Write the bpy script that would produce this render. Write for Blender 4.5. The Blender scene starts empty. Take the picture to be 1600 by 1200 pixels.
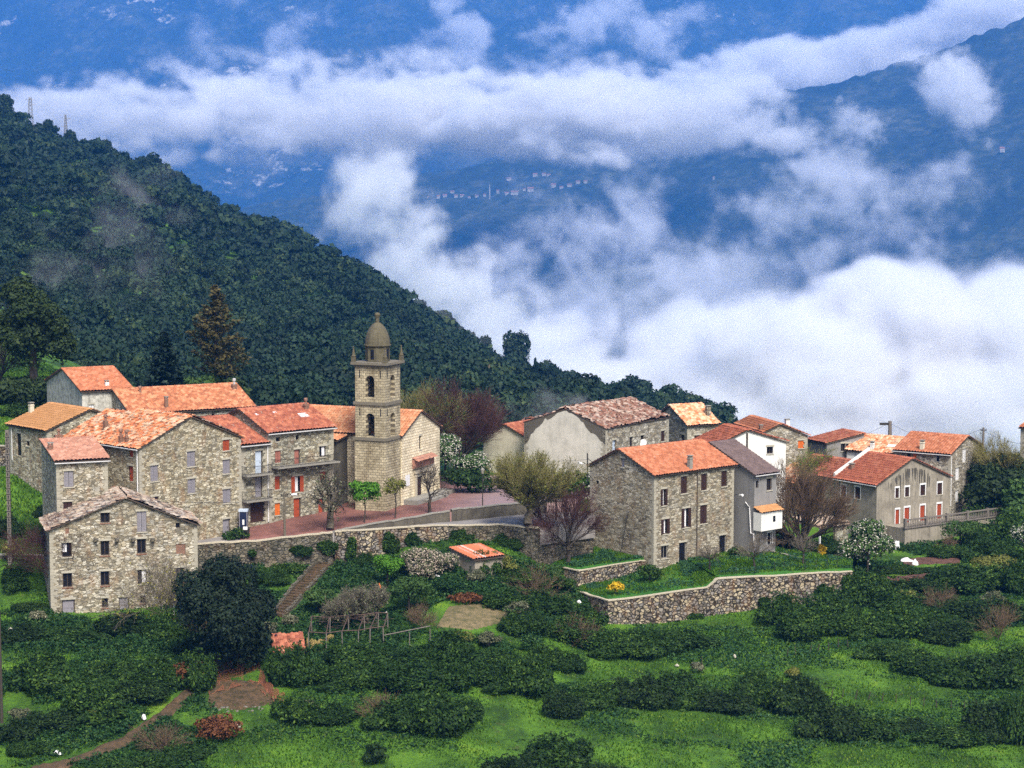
import bpy, math, random, numpy as np
from mathutils import Vector
S=bpy.context.scene
# ================================================================ camera, world, sun, exposure
F=3300.0; PHI=math.atan(325/F); ZC=33.9          # focal length in 1600-px units, pitch, camera height
cam=bpy.data.objects.new('camera',bpy.data.cameras.new('camera')); S.collection.objects.link(cam); S.camera=cam
cam.location=(0,0,ZC); cam.rotation_euler=(math.pi/2-PHI,0,0)
cam.data.sensor_width=36; cam.data.lens=36*F/1600; cam.data.clip_start=1; cam.data.clip_end=40000
w=bpy.data.worlds.new('World'); S.world=w; w.use_nodes=True
nt=w.node_tree; sky=nt.nodes.new('ShaderNodeTexSky'); sky.sky_type='NISHITA'; sky.sun_disc=False
EL,AZ=math.radians(50),math.radians(160)        # sun high, behind the viewer
sky.sun_elevation=EL; sky.sun_rotation=AZ; sky.air_density=1.0; sky.dust_density=4.0
bg=nt.nodes['Background']; nt.links.new(sky.outputs[0],bg.inputs[0]); bg.inputs[1].default_value=.13
l=bpy.data.lights.new('sun','SUN'); l.energy=3.4; l.angle=math.radians(18); l.color=(1,.95,.87)
sun=bpy.data.objects.new('sun',l); S.collection.objects.link(sun)
sd=Vector((math.sin(AZ)*math.cos(EL),math.cos(AZ)*math.cos(EL),math.sin(EL)))
sun.rotation_euler=sd.to_track_quat('Z','Y').to_euler()
S.view_settings.view_transform='Standard'; S.view_settings.exposure=0.78; S.view_settings.gamma=1
cy=S.cycles; cy.volume_bounces=5; cy.max_bounces=10; cy.diffuse_bounces=3; cy.glossy_bounces=2; cy.transparent_max_bounces=8
cy.use_denoising=False; cy.use_adaptive_sampling=True; cy.adaptive_threshold=.02
cy.volume_step_rate=1.0; cy.volume_max_steps=256
CP,SP=math.cos(PHI),math.sin(PHI)
def ray(px,py):
    a=(px-800)/F; b=(600-py)/F
    return np.array((a, CP+b*SP, -SP+b*CP))
def at(px,py,Y):
    r=ray(px,py); k=Y/r[1]; return np.array((r[0]*k,Y,ZC+r[2]*k))
def proj(x,y,z):
    dz=z-ZC; d=y*CP-dz*SP; u=y*SP+dz*CP
    return 800+F*x/d, 600-F*u/d
# ---------------------------------------------------------------- noise
_L={}
def lat(s):
    if s not in _L: _L[s]=np.random.RandomState(s).rand(32,32,32).astype('f4')
    return _L[s]
def vn(x,y,z,L):
    xi=np.floor(x).astype('i4');yi=np.floor(y).astype('i4');zi=np.floor(z).astype('i4')
    fx=x-xi;fy=y-yi;fz=z-zi
    fx=fx*fx*(3-2*fx);fy=fy*fy*(3-2*fy);fz=fz*fz*(3-2*fz)
    r=0
    for a in(0,1):
        for b in(0,1):
            for c in(0,1):
                r=r+L[(xi+a)&31,(yi+b)&31,(zi+c)&31]*(fx if a else 1-fx)*(fy if b else 1-fy)*(fz if c else 1-fz)
    return r
def fbm(x,y,z,o,seed,g=.5):
    s=0;a=1;t=0
    for k in range(o):
        s=s+a*vn(x*2**k+7.3*k,y*2**k+3.1*k,z*2**k+1.7*k,lat(seed+k)); t+=a; a*=g
    return s/t
# ---------------------------------------------------------------- tags and meshes
def tag(o,label=None,cat=None,group=None,kind=None):
    if label: o['label']=label
    if cat: o['category']=cat
    if group: o['group']=group
    if kind: o['kind']=kind
    return o
def empty(name,loc,label=None,cat=None,group=None):
    o=bpy.data.objects.new(name,None); S.collection.objects.link(o); o.location=loc; o.empty_display_size=.2
    return tag(o,label,cat,group)
def wloc(o):
    v=Vector(o.location) if o else Vector((0,0,0))
    while o and o.parent: o=o.parent; v+=Vector(o.location)
    return np.array(v)
def link(name,me,parent=None,loc=(0,0,0)):
    o=bpy.data.objects.new(name,me); S.collection.objects.link(o); o.location=loc
    if parent: o.parent=parent
    return o
def mesh_np(name,V,FQ,mats,UV=None,mi=None,smooth=False,attr=None):
    """V (n,3), FQ (m,k) faces all of k corners, or a list of index tuples"""
    me=bpy.data.meshes.new(name); V=np.asarray(V,'f4')
    me.vertices.add(len(V)); me.vertices.foreach_set('co',V.ravel())
    if isinstance(FQ,np.ndarray):
        m,k=FQ.shape; fl=FQ.ravel(); st=np.arange(0,m*k,k)
    else:
        m=len(FQ); fl=np.array([i for f in FQ for i in f]); st=np.cumsum([0]+[len(f) for f in FQ[:-1]])
    me.loops.add(len(fl)); me.loops.foreach_set('vertex_index',fl.astype('i4'))
    me.polygons.add(m); me.polygons.foreach_set('loop_start',np.asarray(st,'i4'))
    if UV is not None:
        u=me.uv_layers.new(name='UVMap'); u.data.foreach_set('uv',np.asarray(UV,'f4').ravel())
    for x in mats: me.materials.append(x)
    if mi is not None: me.polygons.foreach_set('material_index',np.asarray(mi,'i4'))
    if smooth: me.polygons.foreach_set('use_smooth',np.ones(m,bool))
    if attr is not None:
        a=me.attributes.new('rnd','FLOAT','FACE'); a.data.foreach_set('value',np.asarray(attr,'f4'))
    me.update(calc_edges=True); return me
class MB:
    def __init__(s): s.v=[];s.f=[];s.uv=[];s.mi=[];s.n=0
    def poly(s,pts,uv=None,m=0):
        k=len(pts); s.f.append(tuple(range(s.n,s.n+k))); s.v+=[tuple(p) for p in pts]; s.n+=k
        s.uv+= [tuple(x) for x in uv] if uv is not None else [(p[0],p[2]) for p in pts]; s.mi.append(m)
    def box(s,o,a,b,c,m=0,inset=0):
        """o corner, a b c edge vectors"""
        o,a,b,c=[np.asarray(x,float) for x in(o,a,b,c)]
        if np.dot(np.cross(a,b),c)<0: a,b=b,a
        def q(p,x,y):
            X,Y=np.linalg.norm(x),np.linalg.norm(y)
            s.poly([p,p+x,p+x+y,p+y],[(0,0),(0,X),(Y,X),(Y,0)] if x is c else [(0,0),(X,0),(X,Y),(0,Y)],m)
        q(o,b,a); q(o+c,a,b); q(o,a,c); q(o+b,c,a); q(o,c,b); q(o+a,b,c)
    def cbox(s,c,sx,sy,sz,ang=0,m=0):
        """centred on its base"""
        u=np.array((math.cos(ang),math.sin(ang),0)); v=np.array((-u[1],u[0],0)); c=np.asarray(c,float)
        s.box(c-u*sx/2-v*sy/2,u*sx,v*sy,(0,0,sz),m)
    def tube(s,pts,rad,n=6,m=0,cap=True):
        pts=[np.asarray(p,float) for p in pts]; R=rad if hasattr(rad,'__len__') else [rad]*len(pts)
        rings=[]
        for i,p in enumerate(pts):
            d=pts[min(i+1,len(pts)-1)]-pts[max(i-1,0)]; d=d/(np.linalg.norm(d)+1e-9)
            x=np.cross(d,(0,0,1)) if abs(d[2])<.9 else np.cross(d,(0,1,0)); x/=np.linalg.norm(x); y=np.cross(d,x)
            rings.append([p+R[i]*(math.cos(2*math.pi*k/n)*x+math.sin(2*math.pi*k/n)*y) for k in range(n)])
        for i in range(len(rings)-1):
            for k in range(n):
                j=(k+1)%n
                s.poly([rings[i][j],rings[i][k],rings[i+1][k],rings[i+1][j]],[(k/n,i),(j/n,i),(j/n,i+1),(k/n,i+1)],m)
        if cap: s.poly(rings[-1][::-1],m=m); s.poly(rings[0],m=m)
    def lathe(s,c,prof,n=12,m=0,ang=0):
        c=np.asarray(c,float); rings=[[c+np.array((r*math.cos(ang+2*math.pi*k/n),r*math.sin(ang+2*math.pi*k/n),z)) for k in range(n)] for r,z in prof]
        for i in range(len(rings)-1):
            for k in range(n):
                j=(k+1)%n; s.poly([rings[i][k],rings[i][j],rings[i+1][j],rings[i+1][k]],[(k*.4,prof[i][1]),(k*.4+.4,prof[i][1]),(k*.4+.4,prof[i+1][1]),(k*.4,prof[i+1][1])],m)
        s.poly(rings[-1],m=m); s.poly(rings[0][::-1],m=m)
    def build(s,name,mats,parent=None,smooth=False):
        if not isinstance(mats,(list,tuple)): mats=[mats]
        V=np.array(s.v,float)-wloc(parent) if parent else np.array(s.v,float)
        return link(name,mesh_np(name,V,s.f,mats,s.uv,s.mi,smooth),parent)
# ---------------------------------------------------------------- materials
class N:
    def __init__(s,name):
        s.m=bpy.data.materials.new(name); s.m.use_nodes=True; s.t=s.m.node_tree; s.b=s.t.nodes['Principled BSDF']
        s.b.inputs['Roughness'].default_value=.9; s.b.inputs['Specular IOR Level'].default_value=.2
    def nd(s,ty,ins=None,**kw):
        n=s.t.nodes.new(ty)
        for k,v in kw.items(): setattr(n,k,v)
        for k,v in (ins or {}).items(): s.put(n.inputs[k],v)
        return n
    def put(s,i,v):
        if isinstance(v,bpy.types.NodeSocket): s.t.links.new(v,i)
        else: i.default_value=v
    def uv(s): return s.nd('ShaderNodeTexCoord').outputs['UV']
    def ob(s): return s.nd('ShaderNodeTexCoord').outputs['Object']
    def wp(s): return s.nd('ShaderNodeNewGeometry').outputs['Position']
    def sc(s,v,x,y,z,off=(0,0,0)): return s.nd('ShaderNodeMapping',{'Vector':v,'Scale':(x,y,z),'Location':off}).outputs[0]
    def noise(s,v,sc,d=3,r=.55,dist=0): return s.nd('ShaderNodeTexNoise',{'Vector':v,'Scale':sc,'Detail':d,'Roughness':r,'Distortion':dist}).outputs['Fac']
    def ncol(s,v,sc): return s.nd('ShaderNodeTexNoise',{'Vector':v,'Scale':sc,'Detail':2}).outputs['Color']
    def ramp(s,f,stops,interp='LINEAR'):
        n=s.nd('ShaderNodeValToRGB',{'Fac':f}); e=n.color_ramp.elements; n.color_ramp.interpolation=interp
        while len(e)<len(stops): e.new(.5)
        for x,(p,c) in zip(e,stops): x.position=p; x.color=(*c,1) if len(c)==3 else c
        return n.outputs[0]
    def mix(s,f,a,b,mode='MIX'):
        n=s.nd('ShaderNodeMix',data_type='RGBA',blend_type=mode); s.put(n.inputs[0],f)
        s.put(n.inputs[6],a if isinstance(a,bpy.types.NodeSocket) else (*a,1)); s.put(n.inputs[7],b if isinstance(b,bpy.types.NodeSocket) else (*b,1)); return n.outputs[2]
    def ma(s,op,a,b=0.0,c=0.0):
        n=s.nd('ShaderNodeMath',operation=op); s.put(n.inputs[0],a); s.put(n.inputs[1],b)
        if op in('MULTIPLY_ADD','SMOOTH_MIN'): s.put(n.inputs[2],c)
        return n.outputs[0]
    def rng(s,v,a,b,c=0.0,d=1.0): return s.nd('ShaderNodeMapRange',{'Value':v,'From Min':a,'From Max':b,'To Min':c,'To Max':d}).outputs[0]
    def bump(s,h,st,dist=.05): s.put(s.b.inputs['Normal'],s.nd('ShaderNodeBump',{'Height':h,'Strength':st,'Distance':dist}).outputs[0])
    def done(s,c,rough=None):
        s.put(s.b.inputs['Base Color'],c if isinstance(c,bpy.types.NodeSocket) else (*c,1))
        if rough is not None: s.put(s.b.inputs['Roughness'],rough)
        return s.m
def flat(name,c,rough=.8,var=.25,sc=2.0,metal=0):
    n=N(name); v=n.ob(); f=n.noise(v,sc,5,.65)
    n.b.inputs['Metallic'].default_value=metal
    return n.done(n.mix(f,[x*(1-var) for x in c],[min(1,x*(1+var)) for x in c]),rough)
def stone(name,cols,mortar=(.2,.18,.13),sx=1.9,sy=3.6,stain=.5,off=0.0,rust=0.0,mw=.06):
    n=N(name); uv=n.uv()
    d=n.nd('ShaderNodeVectorMath',{0:n.nd('ShaderNodeVectorMath',{0:n.ncol(uv,1.3),1:(.5,.5,.5)},operation='SUBTRACT').outputs[0],'Scale':.35},operation='SCALE').outputs[0]
    p=n.nd('ShaderNodeVectorMath',{0:uv,1:d},operation='ADD').outputs[0]
    q=n.sc(p,sx,sy,1,(off,off*2,0))
    v1=n.nd('ShaderNodeTexVoronoi',{'Vector':q,'Scale':1.0,'Randomness':.85})
    v2=n.nd('ShaderNodeTexVoronoi',{'Vector':q,'Scale':1.0,'Randomness':.85},feature='DISTANCE_TO_EDGE')
    sep=n.nd('ShaderNodeSeparateColor',{'Color':v1.outputs['Color']})
    k=len(cols); base=n.ramp(sep.outputs[0],[(i/k,c) for i,c in enumerate(cols)],'CONSTANT')
    fine=n.noise(n.sc(uv,1,1,1),9,3,.6)
    base=n.mix(.65,base,n.mix(fine,(.28,.27,.25),(1.45,1.43,1.4)),'MULTIPLY')
    mask=n.rng(v2.outputs[0],mw*.4,mw)
    c=n.mix(mask,mortar,base)
    big=n.noise(n.sc(uv,.35,.2,1,(off,0,0)),1.0,4,.6)
    c=n.mix(stain,c,n.ramp(big,[(.3,(.42,.40,.36)),(.5,(.88,.86,.8)),(.7,(1.2,1.17,1.1))]),'MULTIPLY')
    dark=n.rng(n.noise(n.sc(uv,1.4,.25,1,(3+off,1,0)),1.6,4,.6),.56,.72)
    c=n.mix(n.ma('MULTIPLY',dark,.7),c,(.07,.065,.052))
    if rust: c=n.mix(n.ma('MULTIPLY',n.rng(n.noise(n.sc(uv,.8,.35,1,(5+off,4,0)),1.3,4,.6),.52,.66),rust),c,(.22,.1,.035))
    n.bump(n.ma('ADD',mask,n.ma('MULTIPLY',fine,.6)),.6,.05)
    return n.done(c)
def ashlar(name,c1,c2,mortar,w=.55,h=.28,stain=(.5,.47,.4)):
    n=N(name); uv=n.uv(); d=n.nd('ShaderNodeVectorMath',{0:n.ncol(uv,1.2),'Scale':.05},operation='SCALE').outputs[0]
    p=n.nd('ShaderNodeVectorMath',{0:uv,1:d},operation='ADD').outputs[0]
    b=n.nd('ShaderNodeTexBrick',{'Vector':p,'Scale':1.0,'Color1':(*c1,1),'Color2':(*c2,1),'Mortar':(*mortar,1),'Mortar Size':.022,'Bias':0.0,'Brick Width':w,'Row Height':h})
    f=n.noise(uv,7,4,.65); c=n.mix(.55,b.outputs[0],n.mix(f,(.35,.33,.3),(1.65,1.65,1.65)),'MULTIPLY')
    big=n.noise(n.sc(uv,.5,.22,1),1.2,4,.6); c=n.mix(.85,c,n.ramp(big,[(.3,stain),(.52,(1,.97,.9)),(.7,(1.25,1.2,1.1))]),'MULTIPLY')
    n.bump(n.ma('SUBTRACT',f,b.outputs['Fac']),.5,.04)
    return n.done(c)
def plaster(name,c,dirt,amt=.6,streak=.5,sc=.5):
    n=N(name); uv=n.uv(); f=n.noise(uv,1.2*sc,6,.7); g=n.noise(n.sc(uv,2.2,.16,1),1.4,5,.7)
    m=n.ma('MULTIPLY',n.rng(f,.42,.68),amt); c=n.mix(m,c,dirt)
    m2=n.ma('MULTIPLY',n.rng(g,.5,.68),streak); c=n.mix(m2,c,[x*.45 for x in dirt])
    fine=n.noise(uv,14,3); c=n.mix(.3,c,n.mix(fine,(.6,.6,.6),(1.4,1.4,1.4)),'MULTIPLY'); n.bump(fine,.25,.02)
    return n.done(c)
def tiles(name,cols,p=.36,r=.45,lich=0.0,lc=(.35,.33,.27),dark=.35,jl=1.0):
    """per-tile colour on real ribs; lichen patches"""
    n=N(name); uv=n.uv(); s=n.nd('ShaderNodeSeparateXYZ',{0:uv})
    a=n.ma('FLOOR',n.ma('DIVIDE',s.outputs[0],p)); b=n.ma('FLOOR',n.ma('DIVIDE',s.outputs[1],r))
    wn=n.nd('ShaderNodeTexWhiteNoise',{'Vector':n.nd('ShaderNodeCombineXYZ',{0:a,1:b}).outputs[0]})
    big=n.noise(n.sc(uv,.45,.45,1),1.5,5,.65)
    t=n.ma('ADD',n.ma('MULTIPLY',wn.outputs[0],.62*jl),n.ma('MULTIPLY',big,1-.62*jl))
    k=len(cols)-1; c=n.ramp(t,[(.08+.84*i/k,x) for i,x in enumerate(cols)])
    if lich:
        m=n.rng(n.noise(n.sc(uv,1.2,.8,1,(7,3,0)),2.2,6,.75),.62-.25*lich,.72-.2*lich); c=n.mix(m,c,n.mix(n.noise(uv,8,2),[x*.45 for x in lc],[x*1.35 for x in lc]))
    m=n.rng(n.noise(n.sc(uv,.9,.7,1,(1,9,0)),1.3,5,.7),.55,.8); c=n.mix(n.ma('MULTIPLY',m,dark),c,(.05,.03,.02))
    fine=n.noise(uv,16,3); c=n.mix(.6,c,n.mix(fine,(.35,.35,.35),(1.65,1.65,1.65)),'MULTIPLY'); n.bump(fine,.3,.02)
    return n.done(c,.85)
def leafmat(name,c1,c2,c3=None,tr=.25,c4=None):
    n=N(name); a=n.nd('ShaderNodeAttribute',attribute_name='rnd').outputs['Fac']; o=n.nd('ShaderNodeObjectInfo').outputs['Random']
    big=n.noise(n.wp(),.25,3,.6)
    t=n.ma('ADD',n.ma('MULTIPLY',a,.6),n.ma('ADD',n.ma('MULTIPLY',big,.5),n.ma('MULTIPLY',o,.1)))
    st=[(.2,c1),(.8,c2)]+([(.97,c3)] if c3 else [])+([(1.0,c4)] if c4 else [])
    c=n.ramp(t,st); n.b.inputs['Roughness'].default_value=.7; n.put(n.b.inputs['Base Color'],c)
    tl=n.nd('ShaderNodeBsdfTranslucent',{'Color':c}); mx=n.nd('ShaderNodeMixShader',{0:tr,1:n.b.outputs[0],2:tl.outputs[0]})
    n.t.links.new(mx.outputs[0],n.t.nodes['Material Output'].inputs[0]); return n.m
M={}
TAN=[(.35,.32,.235),(.47,.44,.345),(.26,.235,.17),(.38,.365,.305),(.18,.165,.125),(.57,.54,.44),(.29,.25,.17),(.42,.375,.27)]
M['stoneA']=stone('pale_granite_wall',[(c[0]*.97,c[1]*.97,c[2]*.96) for c in TAN],(.13,.11,.075),2.4,5.6,.5,0,.35)
M['stoneF']=stone('rubble_granite_wall',[(c[0]*.95,c[1]*.96,c[2]*1.02) for c in TAN],(.11,.095,.065),2.5,5.6,.5,3.3,.3)
M['stoneJ']=stone('weathered_granite_wall',[(c[0]*.82,c[1]*.82,c[2]*.85) for c in TAN],(.13,.115,.09),2.2,5.8,.6,7.1,.25)
M['stoneH']=stone('grey_granite_wall',[(c[0]*.8,c[1]*.83,c[2]*.85) for c in TAN],(.1,.095,.08),2.4,4.6,.5,9.2,.25)
M['stoneR']=stone('dressed_granite_wall',[(c[0]*.85,c[1]*.86,c[2]*.92) for c in TAN],(.12,.11,.095),2.2,4.6,.4,12,.1)
M['stoneT']=stone('terrace_stone',[(.26,.22,.17),(.2,.19,.18),(.34,.29,.2),(.15,.13,.11),(.24,.22,.2),(.4,.35,.26)],(.02,.017,.013),2.5,3.5,.45,2.2,.25,.14)
M['stoneD']=stone('dark_mossy_stone',[(.13,.12,.09),(.19,.17,.13),(.09,.085,.065),(.15,.14,.12)],(.02,.02,.014),2.5,4.2,.5,5.2,.1,.1)
M['ashlar']=ashlar('church_ashlar',(.66,.61,.48),(.5,.45,.34),(.26,.21,.14))
M['ashlarT']=ashlar('tower_ashlar',(.41,.37,.27),(.27,.24,.17),(.11,.095,.07),.5,.27,(.42,.36,.26))
M['quoin']=flat('quoin_stone',(.29,.27,.215),.9,.45,1.7)
M['dome']=plaster('lichened_dome_stone',(.10,.088,.055),(.05,.045,.032),.7,.4,2)
M['cornice']=flat('weathered_cornice',(.14,.125,.095),.9,.4,3)
M['pl_grey']=plaster('bare_grey_render',(.52,.5,.43),(.33,.32,.27),.75,.2)
M['pl_dark']=plaster('mossy_and_shaded_render',(.10,.09,.07),(.045,.04,.035),.8,.5)
M['pl_old']=plaster('blackened_white_render',(.46,.45,.40),(.15,.145,.12),.95,.75,1.3)
M['pl_ann']=plaster('blue_grey_render',(.2,.195,.19),(.13,.125,.12),.5,.3)
M['pl_r3']=plaster('stained_ochre_render',(.25,.225,.18),(.13,.115,.09),.8,.6)
M['pl_white']=plaster('whitewash',(.60,.60,.57),(.45,.44,.4),.45,.2)
M['pl_cream']=plaster('cream_render',(.5,.47,.37),(.33,.29,.22),.6,.4)
OR=(.50,.115,.028)
M['tJ']=tiles('new_orange_tiles',[(.22,.075,.038),(.34,.12,.06),(.43,.19,.11)],dark=.4,lich=.12)
M['tH']=tiles('red_orange_tiles',[(.16,.05,.033),(.27,.085,.05),(.38,.15,.085)],dark=.35,lich=.15)
M['tA']=tiles('patched_old_tiles',[(.2,.07,.04),(.42,.12,.045),(.5,.19,.08),(.5,.36,.25),(.55,.22,.1)],lich=.42,lc=(.34,.27,.2),dark=.5)
M['tE']=tiles('sunbleached_tiles',[(.2,.07,.038),(.34,.125,.06),(.46,.25,.14)],dark=.35,lich=.2,lc=(.5,.34,.18))
M['tC']=tiles('ochre_tiles',[(.30,.15,.06),(.36,.18,.075),(.42,.22,.1)],dark=.15)
M['tB']=tiles('dull_pink_tiles',[(.22,.11,.08),(.3,.145,.1),(.4,.23,.17)],dark=.3,lich=.15)
M['tF']=tiles('lichened_grey_tiles',[(.25,.16,.11),(.38,.3,.22),(.16,.085,.055),(.42,.37,.32),(.27,.14,.085)],lich=.55,lc=(.37,.325,.26),dark=.6)
M['tX']=tiles('ruined_brown_tiles',[(.07,.04,.03),(.13,.065,.045),(.2,.09,.06),(.36,.28,.23),(.1,.06,.045)],lich=.38,lc=(.2,.17,.14),dark=.7)
M['tM']=tiles('mottled_tiles',[(.36,.1,.045),(.5,.2,.09),(.6,.42,.28),(.3,.08,.04)],dark=.4,lich=.2,lc=(.5,.42,.32))
M['tN']=tiles('church_tiles',[(.36,.14,.07),(.44,.19,.095),(.5,.29,.17)],dark=.25,lich=.1)
M['tR']=tiles('brick_red_tiles',[(.22,.065,.038),(.3,.09,.05),(.37,.14,.08)],dark=.3)
M['tD']=tiles('slate_brown_tiles',[(.085,.06,.06),(.11,.08,.078),(.14,.1,.095)],dark=.2)
M['tin']=tiles('rusty_corrugated_tin',[(.42,.4,.38),(.33,.1,.05),(.36,.12,.06),(.45,.25,.18)],p=.3,r=5,dark=.2)
M['wood']=flat('dark_timber',(.06,.045,.035)); M['zinc']=flat('dull_zinc',(.38,.38,.38),.5,.15,3)
M['sh_g']=flat('grey_violet_paint',(.19,.18,.20),.6,.25,4); M['sh_b']=flat('dark_brown_paint',(.035,.018,.015),.5,.25,4)
M['sh_r']=flat('rust_red_paint',(.26,.05,.02),.6,.3,4); M['sh_p']=flat('faded_red_paint',(.25,.1,.075),.7,.3,4)
M['sh_w']=flat('white_paint',(.58,.58,.58),.5,.08,4); M['sh_bl']=flat('pale_blue_paint',(.36,.42,.5),.6,.15,4); M['sh_o']=flat('orange_paint',(.5,.12,.02),.6,.2,4)
M['dk']=flat('dark_interior',(.008,.008,.011),.35,.3,2); M['curtain']=flat('white_curtain',(.6,.6,.62),.8,.1,5)
M['brick']=ashlar('infill_brick',(.3,.08,.04),(.22,.06,.035),(.2,.17,.14),.22,.08)
M['lintel']=flat('pale_lintel_stone',(.33,.31,.25),.9,.3,5); M['conc']=flat('concrete',(.20,.19,.165),.9,.3,2.5)
M['iron']=flat('dark_iron',(.03,.028,.026),.6); M['bark']=flat('grey_bark',(.11,.095,.07),.95,.4,4); M['barkd']=flat('dark_bark',(.045,.037,.03),.95,.35,4)
M['pole']=flat('weathered_pole',(.13,.115,.1),.9,.3,3)
M['coping']=flat('pale_coping_stone',(.36,.32,.24),.9,.3,3)
# ================================================================ ground
PTS=[(-250,150,-12),(-250,188,-6.5),(-250,205,-2.5),(-250,225,2),(-250,260,9),(-250,300,14),
(0,150,-12.2),(0,165,-10),(60,180,-7.6),(80,190,-7.0),(30,200,-3.4),(20,222,2.2),(20,235,4.5),(20,250,7.4),(60,275,9.5),(60,300,10),
(200,150,-12.4),(200,170,-9.6),(240,189,-7.3),(150,191,-7.1),(330,195,-6.0),(300,210,-3.2),(200,232,3.2),(200,262,6),(200,300,5),
(400,152,-12.3),(400,172,-9.3),(430,186,-7),(450,200,-4.6),(430,212,-2.6),(430,235,-1),(430,270,0),(430,300,-2),
(600,152,-12.3),(600,170,-9.4),(600,185,-7.2),(590,202,-5),(640,214,-1.8),(640,240,-.6),(640,275,-2),(640,300,-5),
(760,160,-11.4),(760,180,-8.6),(750,198,-4.3),(800,207,-3),(800,230,-1.2),(800,260,-1.5),(800,300,-8),
(950,160,-12.3),(930,178,-10.6),(945,198,-9.3),(930,208,-7.2),(930,222,-4),(950,250,-2.5),(950,300,-8),
(1150,155,-13.2),(1150,180,-11.3),(1150,202,-9.4),(1130,215,-6.4),(1100,232,-5.5),(1100,260,-5),(1100,300,-10),
(1330,155,-13.6),(1330,180,-11.6),(1340,205,-8.9),(1330,222,-8.2),(1360,236,-8.5),(1330,260,-7),(1330,300,-12),
(1500,155,-14),(1500,180,-12.4),(1480,205,-10.2),(1450,228,-8.8),(1540,240,-8),(1520,270,-7.6),(1500,300,-14),
(1800,155,-14),(1800,205,-10.5),(1800,240,-8),(1800,270,-8),(1800,300,-16)]
_P=np.array([((q-800)/F*Y,Y,z) for q,Y,z in PTS]); _n=len(_P)
def _k(r2): return np.sqrt(r2+9.0)
_d=((_P[:,None,:2]-_P[None,:,:2])**2).sum(-1); _A=np.zeros((_n+3,_n+3)); _A[:_n,:_n]=_k(_d)+np.eye(_n)*-.3; _A[:_n,_n]=1; _A[:_n,_n+1:]=_P[:,:2]; _A[_n:,:_n]=_A[:_n,_n:].T
_w=np.linalg.solve(_A,np.r_[_P[:,2],0,0,0])
def near_z(x,y):
    x=np.asarray(x,float); y=np.asarray(y,float); r=_w[_n]+_w[_n+1]*x+_w[_n+2]*y
    for i in range(_n): r=r+_w[i]*_k((x-_P[i,0])**2+(y-_P[i,1])**2)
    return r
RID=np.array([(-400,60,1150),(-200,90,1120),(0,172,1050),(25,172,1045),(45,200,1040),(120,220,1020),(180,245,1000),(240,258,980),(340,318,950),(440,356,920),(540,408,880),(600,440,860),(660,485,840),(700,512,800),(760,556,760),(820,580,700),(870,606,680),(930,628,650),(1000,640,620),(1060,646,600),(1120,684,580),(1180,730,560),(1230,790,540),(1300,860,520),(1500,1000,500),(2400,1600,500)],float)
def hill_z(x,y):
    q=800+F*x/np.maximum(y,1); Yr=np.interp(q,RID[:,0],RID[:,2]); pr=np.interp(q,RID[:,0],RID[:,1])
    zr=ZC-(pr-275)/F*Yr-5.5; Yt=395; zt=np.interp(q,[-400,300,900,1200,1500,2400],[2,-8,-14,-24,-60,-120])
    s=(y-Yt)/(Yr-Yt)
    up=zt+(zr-zt)*np.clip(s,0,1)**1.08
    z=np.where(s<1,up,np.maximum(zr-(y-Yr)*.6,-330))
    n=fbm(x/60,y/60,x*0,4,11)-.5
    return z+n*22*np.clip(s*2,0,1)*np.clip((1-s)*3,0.25,1)
def ground_z(x,y):
    x=np.asarray(x,float); y=np.asarray(y,float)
    t=np.clip((y-285)/90,0,1); t=t*t*(3-2*t)
    n=near_z(x,np.minimum(y,305)); h=hill_z(x,y)
    return n*(1-t)+h*t + (fbm(x/9,y/9,x*0,3,5)-.5)*.7*(1-t)
def hit(px,py,fn=ground_z,Y0=140,Y1=330):
    Ys=np.arange(Y0,Y1,.4); r=ray(px,py); X=r[0]/r[1]*Ys; Z=ZC+r[2]/r[1]*Ys
    g=fn(X,Ys); i=np.argmax(Z<=g)
    if not (Z<=g).any(): i=len(Ys)-1
    return np.array((X[i],Ys[i],float(g[i])))
qs=np.linspace(-900,2500,420); Ys=np.r_[np.arange(120,300,1.4),np.arange(300,1100,6),np.arange(1100,2700,60)]
q,Y=np.meshgrid(qs,Ys,indexing='ij'); X=(q-800)/F*Y; Z=ground_z(X,Y)
def gridmesh(name,P,mats):
    a,b=P.shape[:2]; i=np.arange(a*b).reshape(a,b)
    return mesh_np(name,P.reshape(-1,3),np.stack([i[:-1,:-1],i[1:,:-1],i[1:,1:],i[:-1,1:]],-1).reshape(-1,4),mats,smooth=True)
def grassmat(name,a,b,c,d):
    n=N(name); p=n.wp(); f=n.noise(n.sc(p,.22,.16,.2),1,6,.62); g=n.noise(p,3.2,4,.7)
    col=n.ramp(n.ma('ADD',n.ma('MULTIPLY',f,.75),n.ma('MULTIPLY',g,.25)),[(.33,a),(.45,b),(.56,c),(.68,d)])
    sp=n.noise(p,1.1,4,.6); col=n.mix(n.ma('MULTIPLY',n.rng(sp,.6,.72),.6),col,(.055,.05,.018))
    n.bump(g,.8,.25); return n.done(col,.9)
M['meadow']=grassmat('meadow_grass',(.009,.024,.004),(.026,.066,.006),(.062,.14,.010),(.12,.19,.016))
M['lawn']=grassmat('lawn_grass',(.01,.045,.009),(.02,.085,.012),(.035,.12,.015),(.09,.13,.03))
tag(link('ground',gridmesh('ground',np.stack([X,Y,Z],-1),[M['meadow']])),kind='structure')
HAZE=((.08,.375,1.0),.00009)
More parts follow.
